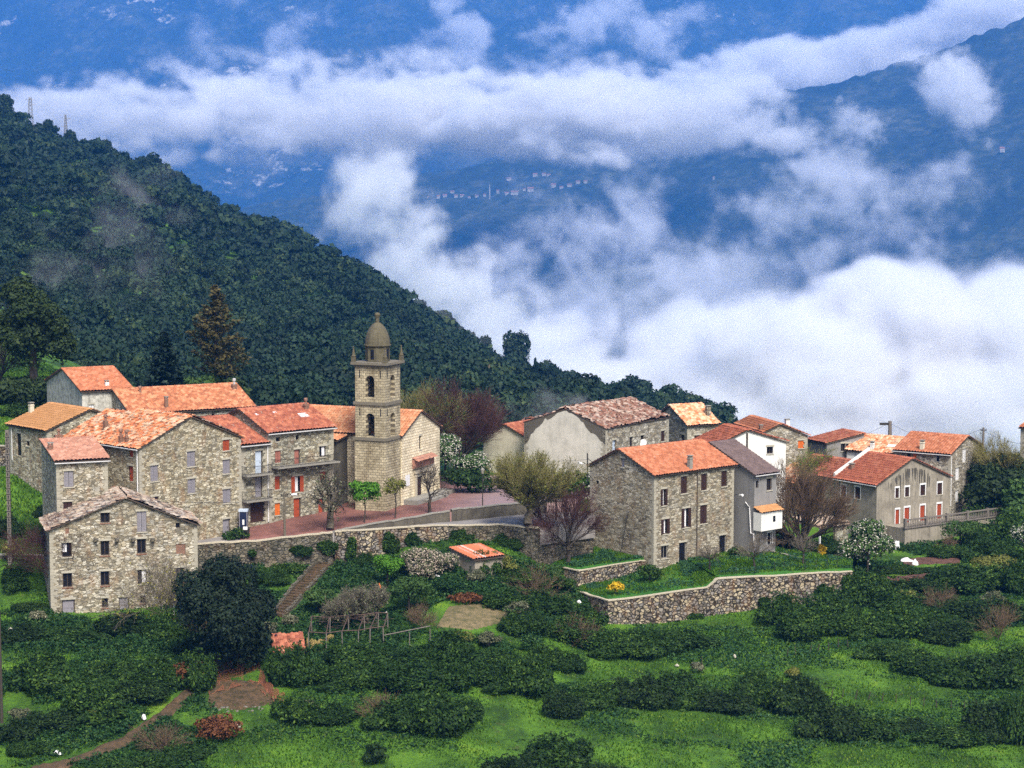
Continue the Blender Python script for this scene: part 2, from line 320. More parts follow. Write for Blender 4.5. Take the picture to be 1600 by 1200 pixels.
# ================================================================ mountains
def mount_mat(name,rock):
    n=N(name); p=n.wp(); f=n.noise(p,.0038,6,.7); g=n.noise(p,.031,4,.7)
    c=n.ramp(n.ma('ADD',n.ma('MULTIPLY',f,.6),n.ma('MULTIPLY',g,.4)),[(.35,(.006,.010,.007)),(.5,(.025,.034,.02)),(.62,(.08,.085,.055))])
    if rock:
        k=n.noise(p,.0014,3,.5); r=n.noise(p,.010,6,.75)
        m=n.rng(n.ma('ADD',n.ma('MULTIPLY',k,.55),n.ma('MULTIPLY',r,.6)),.665,.72); c=n.mix(n.ma('MULTIPLY',m,rock),c,(.75,.7,.62))
    return n.done(c,.95)
q,Y=np.meshgrid(np.linspace(-500,2100,420),np.r_[np.linspace(6900,8000,30),np.linspace(8008,12200,330)],indexing='ij'); X=(q-800)/F*Y  # mountain and ridge numbers scaled about the camera, same factor as far clouds
Z=ZC+(Y-8560)*.60+(fbm(X/1440,Y/1440,Y*0,4,3)-.5)*990+(fbm(X/380,Y/380,Y*0,4,23)-.5)*270+(fbm(X/72,Y/72,Y*0,3,24)-.5)*64
tag(link('mountain',gridmesh('mountain',np.stack([X,Y,Z],-1),[mount_mat('far_mountainside',.5)])),kind='structure')
RD=np.array([(-600,440),(-300,420),(200,360),(500,310),(830,240),(1000,212),(1175,156),(1240,140),(1300,129),(1400,96),(1500,62),(1600,29),(1900,-60),(2300,-150)],float)
q,Y=np.meshgrid(np.linspace(-600,2300,760),np.r_[np.linspace(3760,5760,140),np.linspace(5772,6900,90)],indexing='ij'); X=(q-800)/F*Y
zr=ZC-(np.interp(q,RD[:,0],RD[:,1])-275)/F*6320
s=(Y-3760)/2560
Z=np.where(s<1,-545+(zr+545)*np.clip(s,0,1)**1.0,zr-(Y-6320)*.5)
nz=(fbm(X/670,Y/670,Y*0,4,33)-.5)
Z=Z+nz*320*np.clip(1.15-s,0.05,1)*np.clip(s*3,0,1)+(fbm(X/96,Y/96,Y*0,4,34)-.5)*26+(fbm(X/22,Y/22,Y*0,2,35)-.5)*20
tag(link('mountain_ridge',gridmesh('mountain_ridge',np.stack([X,Y,Z],-1),[mount_mat('wooded_ridge',.0)])),kind='structure')
_rq=q[:,0]; _rY=Y[0]; _rZ=Z
def ridge_hit(px,py):
    i=int(np.argmin(abs(_rq-px))); r=ray(px,py); zz=ZC+r[2]/r[1]*_rY; k=np.argmax(zz<=_rZ[i]); return np.array((r[0]/r[1]*_rY[k],_rY[k],_rZ[i,k]))
# ================================================================ air
def vmat(n,c,d,att=''):
    m=bpy.data.materials.new(n); m.use_nodes=True; t=m.node_tree; t.nodes.clear()
    o=t.nodes.new('ShaderNodeOutputMaterial'); p=t.nodes.new('ShaderNodeVolumePrincipled'); p.inputs['Color'].default_value=(*c,1)
    p.inputs['Density'].default_value=d; p.inputs['Density Attribute'].default_value=att; p.inputs['Anisotropy'].default_value=0.0
    t.links.new(p.outputs[0],o.inputs['Volume']); return m
hb=MB(); hb.box((-8300,-60,-700),(16600,0,0),(0,12700,0),(0,0,3900))
tag(hb.build('haze',vmat('blue_haze',HAZE[0],HAZE[1])),kind='stuff')
def cloud(name,blobs,mn,mx,res,ns,seed,dens,thr=.5,sharp=3.0,namp=2.4,stretch=(1,1,1),warp=.5,k=1.0,size=1.0):
    """a real voxel volume: blobs (px,py,Y,rx,ry,rY,strength) broken up by fractal noise"""
    if size!=1:      # the far clouds are scaled about the camera, so larger and farther
        mn,mx=[tuple(c*size-(20 if i==2 else 0) for i,c in enumerate(t)) for t in(mn,mx)]; res=[r*size for r in res]; ns*=size; dens/=size; blobs=[(a,b,c*size,d,e,f_*size,g_) for a,b,c,d,e,f_,g_ in blobs]
    nx,ny,nz=[max(3,int((mx[i]-mn[i])/res[i])) for i in range(3)]
    gx=np.linspace(mn[0],mx[0],nx,dtype='f4');gy=np.linspace(mn[1],mx[1],ny,dtype='f4');gz=np.linspace(mn[2],mx[2],nz,dtype='f4')
    Z,Yg,X=np.meshgrid(gz,gy,gx,indexing='ij')
    px,py=proj(X,Yg,Z); D=np.zeros_like(X)
    a,b,c=X/ns/stretch[0],Yg/ns/stretch[1],Z/ns/stretch[2]
    wx=(fbm(a*.7,b*.7,c*.7,3,seed+40)-.5)*warp; wz=(fbm(a*.7+9,b*.7,c*.7,3,seed+50)-.5)*warp
    px=px+wx*ns*stretch[0]*F/Yg*1.5; py=py+wz*ns*stretch[2]*F/Yg*1.5
    for (bx,by,bY,rx,ry,rY,s) in blobs:
        r=np.sqrt(((px-bx)/rx)**2+((py-by)/ry)**2+((Yg-bY)/rY)**2)
        D=np.maximum(D,k*s*np.clip(1.3-r,0,1.3)**.8)
    n=fbm(a+wx*2,b,c+wz*2,6,seed,.62)
    ed=np.minimum(1,np.minimum.reduce([(X-mn[0]),(mx[0]-X),(Yg-mn[1]),(mx[1]-Yg),(Z-mn[2]),(mx[2]-Z)])/(3*max(res)))
    n2=fbm(X/ns*3.3,Yg/ns*2.2,Z/ns*3.3,4,seed+7,.6)-.5; d0=(D+(n-.5)*namp+n2*namp*.38-thr)*sharp; d=np.clip(d0,0,1)**1.5*np.clip(.35+n*1.3+n2*.6,.15,1.4)*(D>0)*dens*np.clip(ed,0,1)
    me=bpy.data.meshes.new(name); me.vertices.add(d.size)
    at_=me.attributes.new('d','FLOAT','POINT'); at_.data.foreach_set('value',d.astype('f4').ravel())
    o=link(name,me); tag(o,kind='stuff')
    g=bpy.data.node_groups.new(name,'GeometryNodeTree')
    g.interface.new_socket('Geometry',in_out='INPUT',socket_type='NodeSocketGeometry'); g.interface.new_socket('Geometry',in_out='OUTPUT',socket_type='NodeSocketGeometry')
    T=g.nodes; L=g.links; gi=T.new('NodeGroupInput');go=T.new('NodeGroupOutput')
    pos=T.new('GeometryNodeInputPosition'); sep=T.new('ShaderNodeSeparateXYZ'); L.new(pos.outputs[0],sep.inputs[0]); acc=None
    for k,(nn,st) in enumerate(((nx,1),(ny,nx),(nz,nx*ny))):
        m1=T.new('ShaderNodeMapRange'); L.new(sep.outputs[k],m1.inputs[0])
        for i,v in zip((1,2,3,4),(mn[k],mx[k],0,nn-1)): m1.inputs[i].default_value=v
        m2=T.new('ShaderNodeMath'); m2.operation='ROUND'; L.new(m1.outputs[0],m2.inputs[0])
        m3=T.new('ShaderNodeMath'); m3.operation='MULTIPLY'; L.new(m2.outputs[0],m3.inputs[0]); m3.inputs[1].default_value=st
        if acc is None: acc=m3
        else:
            a_=T.new('ShaderNodeMath'); L.new(acc.outputs[0],a_.inputs[0]); L.new(m3.outputs[0],a_.inputs[1]); acc=a_
    si=T.new('GeometryNodeSampleIndex'); si.data_type='FLOAT'; si.domain='POINT'
    na=T.new('GeometryNodeInputNamedAttribute'); na.data_type='FLOAT'; na.inputs[0].default_value='d'
    L.new(gi.outputs[0],si.inputs['Geometry']); L.new(na.outputs[0],si.inputs['Value']); L.new(acc.outputs[0],si.inputs['Index'])
    vc=T.new('GeometryNodeVolumeCube'); L.new(si.outputs[0],vc.inputs['Density']); vc.inputs['Min'].default_value=mn; vc.inputs['Max'].default_value=mx
    for ax,nn in zip('XYZ',(nx,ny,nz)): vc.inputs['Resolution '+ax].default_value=nn
    sm=T.new('GeometryNodeSetMaterial'); L.new(vc.outputs[0],sm.inputs[0]); sm.inputs['Material'].default_value=vmat(name,(1,1,1),1,'density')
    L.new(sm.outputs[0],go.inputs[0]); md=o.modifiers.new('volume','NODES'); md.node_group=g
    return o
# the sea of cloud in the valley
cloud('valley_cloud',[(1280,590,1750,330,130,330,1.5),(1000,630,1700,260,90,300,1.15),(1520,580,1800,260,130,330,1.5),(1380,500,1750,170,90,260,1.1),
 (1180,540,1750,150,90,260,1.0),(900,590,1650,130,70,260,1.0),(1600,520,1800,140,90,260,1.1),(1100,640,1750,500,60,300,1.5),(1350,690,1650,420,90,300,1.5),(1420,610,1700,240,90,300,1.5)],
 (-60,1300,-290),(640,2200,-10),(4.2,10,4.2),75,120,.05,.5,1.9,2.2,(1.3,1.5,1),1.1,.82,size=1.6)
# torn mist climbing out of the valley
cloud('valley_mist',[(900,500,2500,180,90,250,.66),(1080,470,2500,150,100,250,.7),(1010,330,2500,45,110,200,.8),(900,370,2500,120,90,200,.55),(1170,400,2500,140,80,200,.62),
 (1330,330,2500,170,60,250,.75),(1300,275,2500,85,45,200,1.1),(1440,290,2500,110,50,200,.65),(1240,380,2500,90,60,200,.55),(1480,440,2500,150,60,200,.5),(820,440,2500,90,90,200,.55)],
 (-60,2150,-210),(720,2900,140),(4,11,4),52,220,.011,.56,2.0,2.9,(1.1,1.4,1),1.2,size=1.6)
# plume behind the wooded hill
cloud('hill_plume',[(590,300,1600,60,60,150,.9),(560,330,1600,70,50,150,.7),(640,370,1600,70,60,150,.8),(700,430,1600,90,60,150,.95),(760,500,1600,100,60,150,.9),(620,410,1600,60,40,150,.7),(830,560,1600,90,60,150,1.0),(545,290,1600,40,60,150,.8)],
 (-190,1350,-170),(60,1900,70),(2.8,8,2.8),30,320,.022,.5,2.2,2.4,(1,1.3,1.1),1.2,size=1.6)
# long bank across the middle distance
cloud('cloud_bank',[(140,140,3150,70,34,150,.85),(320,105,3150,90,50,150,.8),(230,250,3150,60,26,150,.7),(480,95,3150,60,40,150,.75),(640,110,3150,120,40,180,.9),(60,185,3150,150,38,200,1.3),(250,188,3150,190,42,200,1.4),(430,190,3150,170,60,200,1.4),(430,250,3150,60,50,150,.8),(600,185,3150,180,65,200,1.6),(600,250,3150,60,55,160,1.1),(760,185,3150,180,55,200,1.6),
 (930,180,3150,180,65,200,1.7),(1080,180,3150,150,55,200,1.4),(1190,195,3150,110,30,150,1.1),(860,205,3150,300,40,200,1.5),(370,130,3150,60,40,150,.8),(520,140,3150,60,35,150,.9)],
 (-820,2850,20),(480,3480,230),(4.6,12,3.8),60,420,.030,.5,1.6,2.9,(1.5,1.4,.85),1.4,.72,size=1.6)
# bank lying behind the right-hand ridge
cloud('ridge_cloud',[(1090,150,4550,120,50,200,1.3),(1180,125,4550,110,42,200,1.2),(1270,105,4550,120,42,200,1.3),(1370,85,4550,110,40,200,1.2),(1470,60,4550,110,35,200,1.1),(1560,25,4550,90,35,200,1.1),(1000,150,4550,120,40,200,1.2)],
 (180,4300,180),(1300,4850,470),(6,16,5),75,520,.024,.5,2.6,2.1,(1.5,1.4,.9),1.0,size=1.6)
# shreds high on the far mountain
cloud('mountain_mist',[(440,60,4900,90,70,200,.62),(400,20,4900,100,50,200,.55),(640,75,4900,50,45,200,.6),(700,20,4900,35,40,150,.95),(745,70,4900,60,32,150,1.0),(830,95,4900,80,35,150,.8),(930,30,4900,110,45,200,.85),(1010,55,4900,80,45,200,.9),(900,110,4900,110,45,200,.85),(120,60,4900,200,70,200,.42),(300,130,4900,120,40,200,.6),(780,120,4900,60,25,150,.8),(560,120,4900,60,30,150,.6),(1080,20,4900,60,30,150,.5)],
 (-750,4650,180),(600,5200,560),(6.5,18,6),75,620,.010,.5,2.2,2.6,(1.2,1.3,1),1.3,size=1.6)
cloud('drifting_cloud',[(1490,130,2900,55,50,120,1.3),(1525,175,2900,40,35,120,.9),(1340,195,2900,55,35,120,.7),(1420,75,2900,60,20,120,.45)],
 (420,2750,40),(760,3080,240),(3,8,3),34,720,.026,.5,1.7,2.6,(1,1.2,1),1.2,.95,size=1.6)
# thin smoke and mist on the wooded slope
cloud('slope_mist',[(140,375,570,80,30,50,1.0),(175,425,500,45,60,40,.85),(163,500,440,24,80,30,1.1),(235,320,720,80,28,50,.95),(290,290,760,60,20,40,.7),(30,440,490,70,34,40,.8),(60,560,420,60,30,30,.7)],
 (-190,385,-50),(-60,810,40),(1.7,5,1.5),17,820,.0075,.5,1.2,2.8,(.8,1.2,1.6),1.8)
cloud('shoulder_mist',[(650,480,760,80,50,40,.95),(720,520,730,70,36,40,.85),(690,560,700,60,34,40,.7),(560,430,830,50,24,40,.8)],
 (-85,640,-60),(5,900,10),(1.6,5,1.6),18,860,.008,.5,1.2,2.5,(1,1.2,1.5),1.6)
cloud('smoke',[(870,640,300,50,28,14,.85),(830,655,296,40,18,12,.8),(900,625,305,45,22,14,.55)],
 (-6,280,-8),(16,325,9),(.6,1.5,.6),6,900,.07,.5,1.3,1.9,(1,1,1),1.2)
# ================================================================ buildings
def clip(poly,prof):
    """clip a convex (s,z) polygon under a tent profile [(s,z)..]"""
    for (s0,z0),(s1,z1) in zip(prof[:-1],prof[1:]):
        if s1-s0<1e-6: continue
        f=lambda p: z0+(z1-z0)*(p[0]-s0)/(s1-s0)-p[1]
        out=[]
        for i in range(len(poly)):
            a,b=poly[i],poly[(i+1)%len(poly)]; fa,fb=f(a),f(b)
            if fa>=-1e-6: out.append(a)
            if (fa>1e-6 and fb<-1e-6) or (fa<-1e-6 and fb>1e-6):
                k=fa/(fa-fb); out.append((a[0]+(b[0]-a[0])*k,a[1]+(b[1]-a[1])*k))
        poly=out
        if len(poly)<3: return []
    return poly
def wall(mb,O,d,n,L,zb,prof,ops,depth=.3,uo=0,m=0):
    """wall plane from O along unit d (length L); outward normal n; openings (u0,z0,u1,z1)"""
    zt=max(z for _,z in prof)
    us=sorted({0,L}|{x for o in ops for x in(o[0],o[2])}); zs=sorted({zb,zt}|{x for o in ops for x in(o[1],o[3])})
    P=lambda u,z,k=0: np.array((O[0]+d[0]*u-n[0]*k,O[1]+d[1]*u-n[1]*k,z))
    flip=np.cross(np.r_[d,0],(0,0,1))@np.r_[n,0]<0
    def put(pts,uv):
        if flip: pts,uv=pts[::-1],uv[::-1]
        mb.poly(pts,uv,m)
    for a,b in zip(us[:-1],us[1:]):
        for c,e in zip(zs[:-1],zs[1:]):
            if b-a<1e-4 or e-c<1e-4: continue
            mu,mz=(a+b)/2,(c+e)/2
            if any(o[0]<mu<o[2] and o[1]<mz<o[3] for o in ops): continue
            pl=clip([(a,c),(b,c),(b,e),(a,e)],prof)
            if len(pl)>=3: put([P(*p) for p in pl],[(p[0]+uo,p[1]) for p in pl])
    for (a,c,b,e) in ops:
        for p,q in (((a,c),(b,c)),((b,c),(b,e)),((b,e),(a,e)),((a,e),(a,c))):
            put([P(*q),P(*p),P(*p,depth),P(*q,depth)],[(q[0]+uo,q[1]),(p[0]+uo,p[1]),(p[0]+uo,p[1]+depth),(q[0]+uo,q[1]+depth)])
def roofplane(mb,P0,a,La,b,Lb,n,p=.36,r=.45,amp=.12,jit=0.0,seed=0,m=0):
    """canal tiles as real ribs: a along the eave, b up the slope"""
    nu=max(6,int(La/p)*5+1); nr=max(2,int(round(Lb/r))); rs=np.random.RandomState(seed)
    u=np.linspace(0,La,nu); vv=[];hh=[];rowi=[]
    for i in range(nr): vv+=[i*Lb/nr,(i+1)*Lb/nr-.004]; hh+=[.085,.01]; rowi+=[i,i]
    vv=np.array(vv);hh=np.array(hh)
    U,V=np.meshgrid(u,vv,indexing='ij')
    col=np.floor(U/p).astype(int); H=amp*np.abs(np.sin(np.pi*U/p))**.6+hh[None,:]
    if jit:
        J=rs.rand(col.max()+2,nr+1); H=H+(J[col,np.array(rowi)[None,:]]-.3)*jit*.12
        K=rs.rand(col.max()+2,nr+1)-.5; V=V+K[col,np.array(rowi)[None,:]]*jit*.16
        sag=(fbm(U*.25+seed,V*.3,V*0,2,60)-.5)*jit*.35; H=H+sag
    e=rs.rand(col.max()+2)*.06; V=V-np.where(np.arange(len(vv))[None,:]==0,e[col],0)
    P=P0[None,None,:]+U[...,None]*a+V[...,None]*b+H[...,None]*n
    nx,ny=U.shape; i=np.arange(nx*ny).reshape(nx,ny)
    f=np.stack([i[:-1,:-1],i[1:,:-1],i[1:,1:],i[:-1,1:]],-1).reshape(-1,4)
    if np.cross(a,b)@n<0: f=f[:,::-1]
    uvc=np.stack([U,np.minimum(V,np.array([(k//2+1)*Lb/nr-.01 for k in range(len(vv))])[None,:])*r*nr/Lb],-1).reshape(-1,2)
    uvc[:,0]=np.clip(uvc[:,0],0.01,None)
    base=mb.n; mb.v+=[tuple(x) for x in P.reshape(-1,3)]; mb.n+=len(P.reshape(-1,3))
    mb.f+=[tuple(base+int(k) for k in q_) for q_ in f]; mb.uv+=[tuple(uvc[k]) for q_ in f for k in q_]; mb.mi+=[m]*len(f)
COUNT={}
def isect(px,py,O,n):
    r=ray(px,py); o=np.array((0,0,ZC)); k=((O-o)@n)/(r@n); return o+r*k
SH={'g':'sh_g','b':'sh_b','r':'sh_r','p':'sh_p','w':'sh_w','l':'sh_bl','o':'sh_o'}
class House:
    def __init__(h,name,label,cat,C,Y,th,xr=None,xl=None,Lr=None,Ll=None,gable='R',apex=None,rise=None,af=.5,far=None,zb=-5,wm='stoneA',rm='tA',
                 ops=(),jit=0.0,ov=.32,chims=(),p=.36,quoin=None,gutter=False,ridge=True,group=None,rake=.2,sides=None,sidemat=None):
        th=math.radians(th); u=np.array((math.cos(th),math.sin(th))); v=np.array((-u[1],u[0])); h.u,h.v=u,v
        P=at(*C,Y); h.C=P; dz=P[2]-ZC
        def solve(x,d):
            k=(x-800)/F; return (k*(CP*P[1]-dz*SP)-P[0])/(d[0]-k*CP*d[1])
        h.Lr=Lr or solve(xr,u); h.Ll=Ll or solve(xl,v)
        if h.Lr<1 or h.Ll<1 or h.Lr>40 or h.Ll>40: print('BADLEN',label,h.Lr,h.Ll)
        h.Lr=min(max(h.Lr,2),30); h.Ll=min(max(h.Ll,2),30)
        g,r,Lg,Lt=(u,v,h.Lr,h.Ll) if gable=='R' else (v,u,h.Ll,h.Lr)
        h.g,h.r,h.Lg,h.Lt=g,r,Lg,Lt
        if apex is not None:
            a=min(max(solve(apex[0],g),0.05),Lg); Pa=P[:2]+g*a; za=at(apex[0],apex[1],Pa[1])[2]
        else: a=af*Lg; za=P[2]+rise
        z2=P[2] if far is None else at(far[0],far[1],P[1]+g[1]*Lg)[2]
        if a>Lg*.93: a=Lg; z2=za
        prof=[(0,P[2]),(a,za)]+([(Lg,z2)] if a<Lg else []); h.prof=prof; h.zb=zb
        h.t=empty(name,(P[0],P[1],zb),label,cat,group)
        g3,r3=np.r_[g,0],np.r_[r,0]; C3=np.array((P[0],P[1],0.0))
        nG=-r; nE=-g   # outward normals of visible gable wall and eave wall
        O={'G':(P[:2],g,nG),'E':(P[:2],r,nE)}
        face={'R':'G','L':'E'} if gable=='R' else {'L':'G','R':'E'}
        opl={'G':[],'E':[]}; items=[]
        for o in ops:
            f=face[o[0]]; o2,d,n=O[f]; n3=np.r_[n,0]
            A=isect(o[1],(o[2]+o[4])/2,np.array((o2[0],o2[1],0)),n3); B=isect(o[3],(o[2]+o[4])/2,np.array((o2[0],o2[1],0)),n3)
            mx=(o[1]+o[3])/2; T=isect(mx,o[2],np.array((o2[0],o2[1],0)),n3); Bt=isect(mx,o[4],np.array((o2[0],o2[1],0)),n3)
            ua,ub=sorted(((A[:2]-o2)@d,(B[:2]-o2)@d)); L_=Lg if f=='G' else Lt
            ua=max(.12,ua); ub=min(L_-.12,ub); zlo,zhi=max(Bt[2],zb+.1),T[2]
            if ub-ua<.1: continue
            items.append((f,ua,zlo,ub,zhi,o[5])); opl[f].append((ua,zlo,ub,zhi))
        h.items=items
        mb=MB(); uo=(abs(hash(label))%50)/7 if False else len(COUNT)*3.7; COUNT[label]=1
        sm=1 if sidemat else 0; gface='G'
        wall(mb,P[:2],g,nG,Lg,zb,prof,opl['G'],uo=uo,m=sm if sidemat and sidemat[1]=='G' else 0)
        wall(mb,P[:2],r,nE,Lt,zb,[(0,P[2]),(Lt,P[2])],opl['E'],uo=uo+20,m=sm if sidemat and sidemat[1]=='E' else 0)
        wall(mb,P[:2]+r*Lt,g,r,Lg,zb,prof,[],uo=uo+40); wall(mb,P[:2]+g*Lg,r,g,Lt,zb,[(0,z2),(Lt,z2)],[],uo=uo+60)
        h.wall=mb.build('wall',[M[wm]]+([M[sidemat[0]]] if sidemat else []),h.t)
        # roof
        mb=MB(); sd=len(COUNT)
        def plane(s0,z0,s1,z1,eave):
            d=np.array((s1-s0,z1-z0)); Ls=np.hypot(*d); d/=Ls; b=g3*d[0]+np.array((0,0,d[1])); n=np.cross(r3,b); n=n if n[2]>0 else -n
            lift=.05; P0=C3+g3*s0+np.array((0,0,z0))-b*eave-r3*rake+n*lift
            roofplane(mb,P0+n*.05,r3,Lt+2*rake,b,Ls+eave,n,p=p,jit=jit,seed=sd+int(s0))
            mb.box(P0-n*.08,r3*(Lt+2*rake),b*(Ls+eave),n*.1,1)
            return P0,b,n,Ls+eave
        h.pl=plane(0,P[2],a,za,ov)
        if a<Lg: plane(Lg,z2,a,za,ov)
        if ridge:
            A_=C3+g3*a+np.array((0,0,za+.1))-r3*(rake+.03); k=max(3,int(Lt/.42)); rr=random.Random(sd)
            pts=[];rad=[]
            for i in range(k):
                x0=(Lt+2*rake)*i/k; x1=(Lt+2*rake)*(i+1)/k; w_=np.array((0,0,rr.uniform(-.03,.03)*(jit*2+.2)))
                pts+=[A_+r3*x0+w_,A_+r3*(x1-.01)+w_]; rad+=[.13,.10]
            mb.tube(pts,rad,6)
        h.roof=mb.build('roof',[M[rm],M['wood']],h.t)
        if gutter:
            e=MB(); q0=C3-g3*(ov+.06)-r3*rake+np.array((0,0,P[2]-.12)); e.tube([q0,q0+r3*(Lt+2*rake)],.07,6); e.build('gutter',M['zinc'],h.roof)
        if wm.startswith('stone') and zb<2:
            rr=random.Random(sd)
            for (s_,t_,sg,st) in ((0,0,1,1),(Lg,0,-1,1),(0,Lt,1,-1)):
                zt_=P[2] if s_==0 else z2; z_=zt_-.12; k=0; mb=MB()
                while z_>zb+.4:
                    hh=rr.uniform(.26,.36); a_,b_=(.55,.3) if k%2 else (.3,.55); a_*=rr.uniform(.85,1.15); b_*=rr.uniform(.85,1.15); z_-=hh
                    c_=C3+g3*s_+r3*t_-g3*.012*sg-r3*.012*st+np.array((0,0,z_)); mb.box(c_,g3*sg*(a_+.025),r3*st*(b_+.025),(0,0,hh-.02)); k+=1
                mb.build('quoin',M['quoin'],h.t)
        h.n3=h.pl[2]
        for c in chims: h.chim(*c)
        for it in items: h.opening(*it)
    def fr(h,f):
        return (h.C[:2],h.g,-h.r) if f=='G' else (h.C[:2],h.r,-h.g)
    def opening(h,f,a,z0,b,z1,kind):
        kind=kind.ljust(2,'-')
        o,d,n=h.fr(f); d3=np.r_[d,0]; n3=np.r_[n,0]; B=np.array((o[0],o[1],0.0)); wd=b-a; ht=z1-z0
        P=lambda u_,z_,k=0: B+d3*u_+n3*k+np.array((0,0,z_))
        isdoor=kind[0]=='D'; mb=MB(); fw=.07 if wd>.5 else .04
        fm={'w':'sh_w','z':'zinc','c':'conc'}.get(kind[-1] if len(kind)>2 else '', 'wood')
        for (x,z,sx,sz) in ((a,z0,fw,ht),(b-fw,z0,fw,ht),(a+fw,z1-fw,wd-2*fw,fw))+(() if isdoor else ((a+fw,z0,wd-2*fw,fw),)):
            mb.box(P(x,z,-.22),d3*sx,(0,0,sz),n3*.08)
        if kind[0]=='W' and wd>.5: mb.box(P((a+b)/2-.025,z0+fw,-.21),d3*.05,(0,0,ht-2*fw),n3*.05)
        fo=mb.build('door' if isdoor else ('brick_infill' if kind[0]=='K' else 'window'),M[fm],h.t)
        if kind[0]=='K':
            mb=MB(); mb.box(P(a+.01,z0+.01,-.12),d3*(wd-.02),(0,0,ht-.02),n3*.06); mb.build('brickwork',M['brick'],fo); return
        col=kind[1]
        if isdoor:
            mb=MB(); k=3 if wd>1.6 else 1
            for i in range(k):
                mb.box(P(a+fw+.01+(wd-2*fw-.02)*i/k,z0+.01,-.2),d3*((wd-2*fw-.02)/k-.02),(0,0,ht-fw-.02),n3*.05)
            mb.box(P(a+fw+.08,z0+ht*.55,-.15),d3*(wd-2*fw-.16),(0,0,.06),n3*.02); mb.box(P(a+fw+.08,z0+ht*.2,-.15),d3*(wd-2*fw-.16),(0,0,.06),n3*.02)
            mb.build('door_leaf',M[SH.get(col,'dk')],fo)
            mb=MB(); mb.box(P(b-fw-.2,z0+ht*.45,-.14),d3*.05,(0,0,.14),n3*.05); mb.build('handle',M['iron'],fo)
        else:
            mb=MB(); cu=kind[0]=='O' and wd>.4
            mb.box(P(a+fw*.5,z0+fw*.5,-.26),d3*(wd-fw),(0,0,ht-fw),n3*.03); mb.build('pane',M['dk'],fo)
            if cu:
                mb=MB(); mb.box(P(a+wd*.3,z0+.05,-.225),d3*wd*.4,(0,0,ht-.1),n3*.02); mb.build('curtain',M['curtain'],fo)
            if kind[0] in 'SO':
                for sgn in (0,1):
                    mb=MB()
                    if kind[0]=='S': x0=a+fw*.3+sgn*(wd/2); ww=wd/2-fw*.3-.015; k0=-.13; 
                    else: ww=min(.62,wd*.42); x0=a-.01 if sgn==0 else b-ww+.01; k0=.02
                    if kind[0]=='O': x0=(a-ww*.55) if sgn==0 else (b-ww*.45)
                    mb.box(P(x0,z0,k0),d3*ww,(0,0,ht),n3*.035)
                    nl=max(3,int(ht/.14))
                    for i in range(nl): mb.box(P(x0+.06,z0+.05+(ht-.1)*i/nl,k0+.035),d3*(ww-.12),(0,0,(ht-.1)/nl*.45),n3*.018)
                    mb.build('shutter',M[SH[col]],fo)
            elif kind[0]=='H':   # one half covered
                mb=MB(); mb.box(P(a+(0 if col=='L' else wd/2),z0+ht*.35 if col=='L' else z0,-.2),d3*wd/2,(0,0,ht*(.6 if col=='L' else 1)-.02),n3*.03); mb.build('board',M['curtain'],fo)
        if wd>.45:
            mb=MB(); mb.box(P(a-.12,z1+.003,-.05),d3*(wd+.24),(0,0,.2),n3*.085); mb.build('lintel',M['lintel'] if fm!='sh_w' else M['sh_w'],fo)
            if not isdoor:
                mb=MB(); mb.box(P(a-.08,z0-.1,-.05),d3*(wd+.16),(0,0,.1-.003),n3*.12); mb.build('sill',M['brick'] if kind[0]=='W' and h.t.name.startswith('tall_abandoned') else M['lintel'],fo)
            if fm=='sh_w':
                for x in(a-.11,b+.003):
                    mb=MB(); mb.box(P(x,z0,-.05),d3*.107,(0,0,ht),n3*.07); mb.build('surround',M['sh_w'],fo)
    def chim(h,px,py,wpx,top,mat='brick',cap='c',lab=None):
        P0,b,n,_=h.pl; p=isect(px,py,P0+n*.06,n); s=wpx/F*p[1]; zt=at(px,top,p[1])[2]
        if zt<p[2]+.2: zt=p[2]+.6
        th=math.atan2(h.u[1],h.u[0]); mb=MB(); H=zt-p[2]
        mb.cbox((p[0],p[1],p[2]-.3),s*.85,s*.75,H+.3-.16,th)
        if H>.7: mb.cbox((p[0],p[1],zt-.33),s*.98,s*.88,.06,th)
        ch=mb.build('chimney',M[mat],h.roof)
        mb=MB()
        if cap=='c':
            for sx in(-.3,.3): mb.cbox((p[0]+h.u[0]*s*sx,p[1]+h.u[1]*s*sx,zt-.16),.1,s*.6,.14,th)
            mb.cbox((p[0],p[1],zt-.02),s*1.05,s*.95,.07,th); mb.build('chimney_cap',M['conc'],ch)
        else:
            mb.lathe((p[0],p[1],zt-.16),[(.12,0),(.12,.35),(.2,.38),(.2,.6),(.14,.66)],10); mb.build('chimney_pot',M['zinc' if cap=='z' else 'brick'],ch)
def L3(h,f,u_,z_,k=0):
    o,d,n=h.fr(f); return np.array((o[0]+d[0]*u_+n[0]*k,o[1]+d[1]*u_+n[1]*k,z_))
def facepx(h,f,px,py):
    o,d,n=h.fr(f); p=isect(px,py,np.array((o[0],o[1],0)),np.r_[n,0]); return (p[:2]-o)@d,p[2]
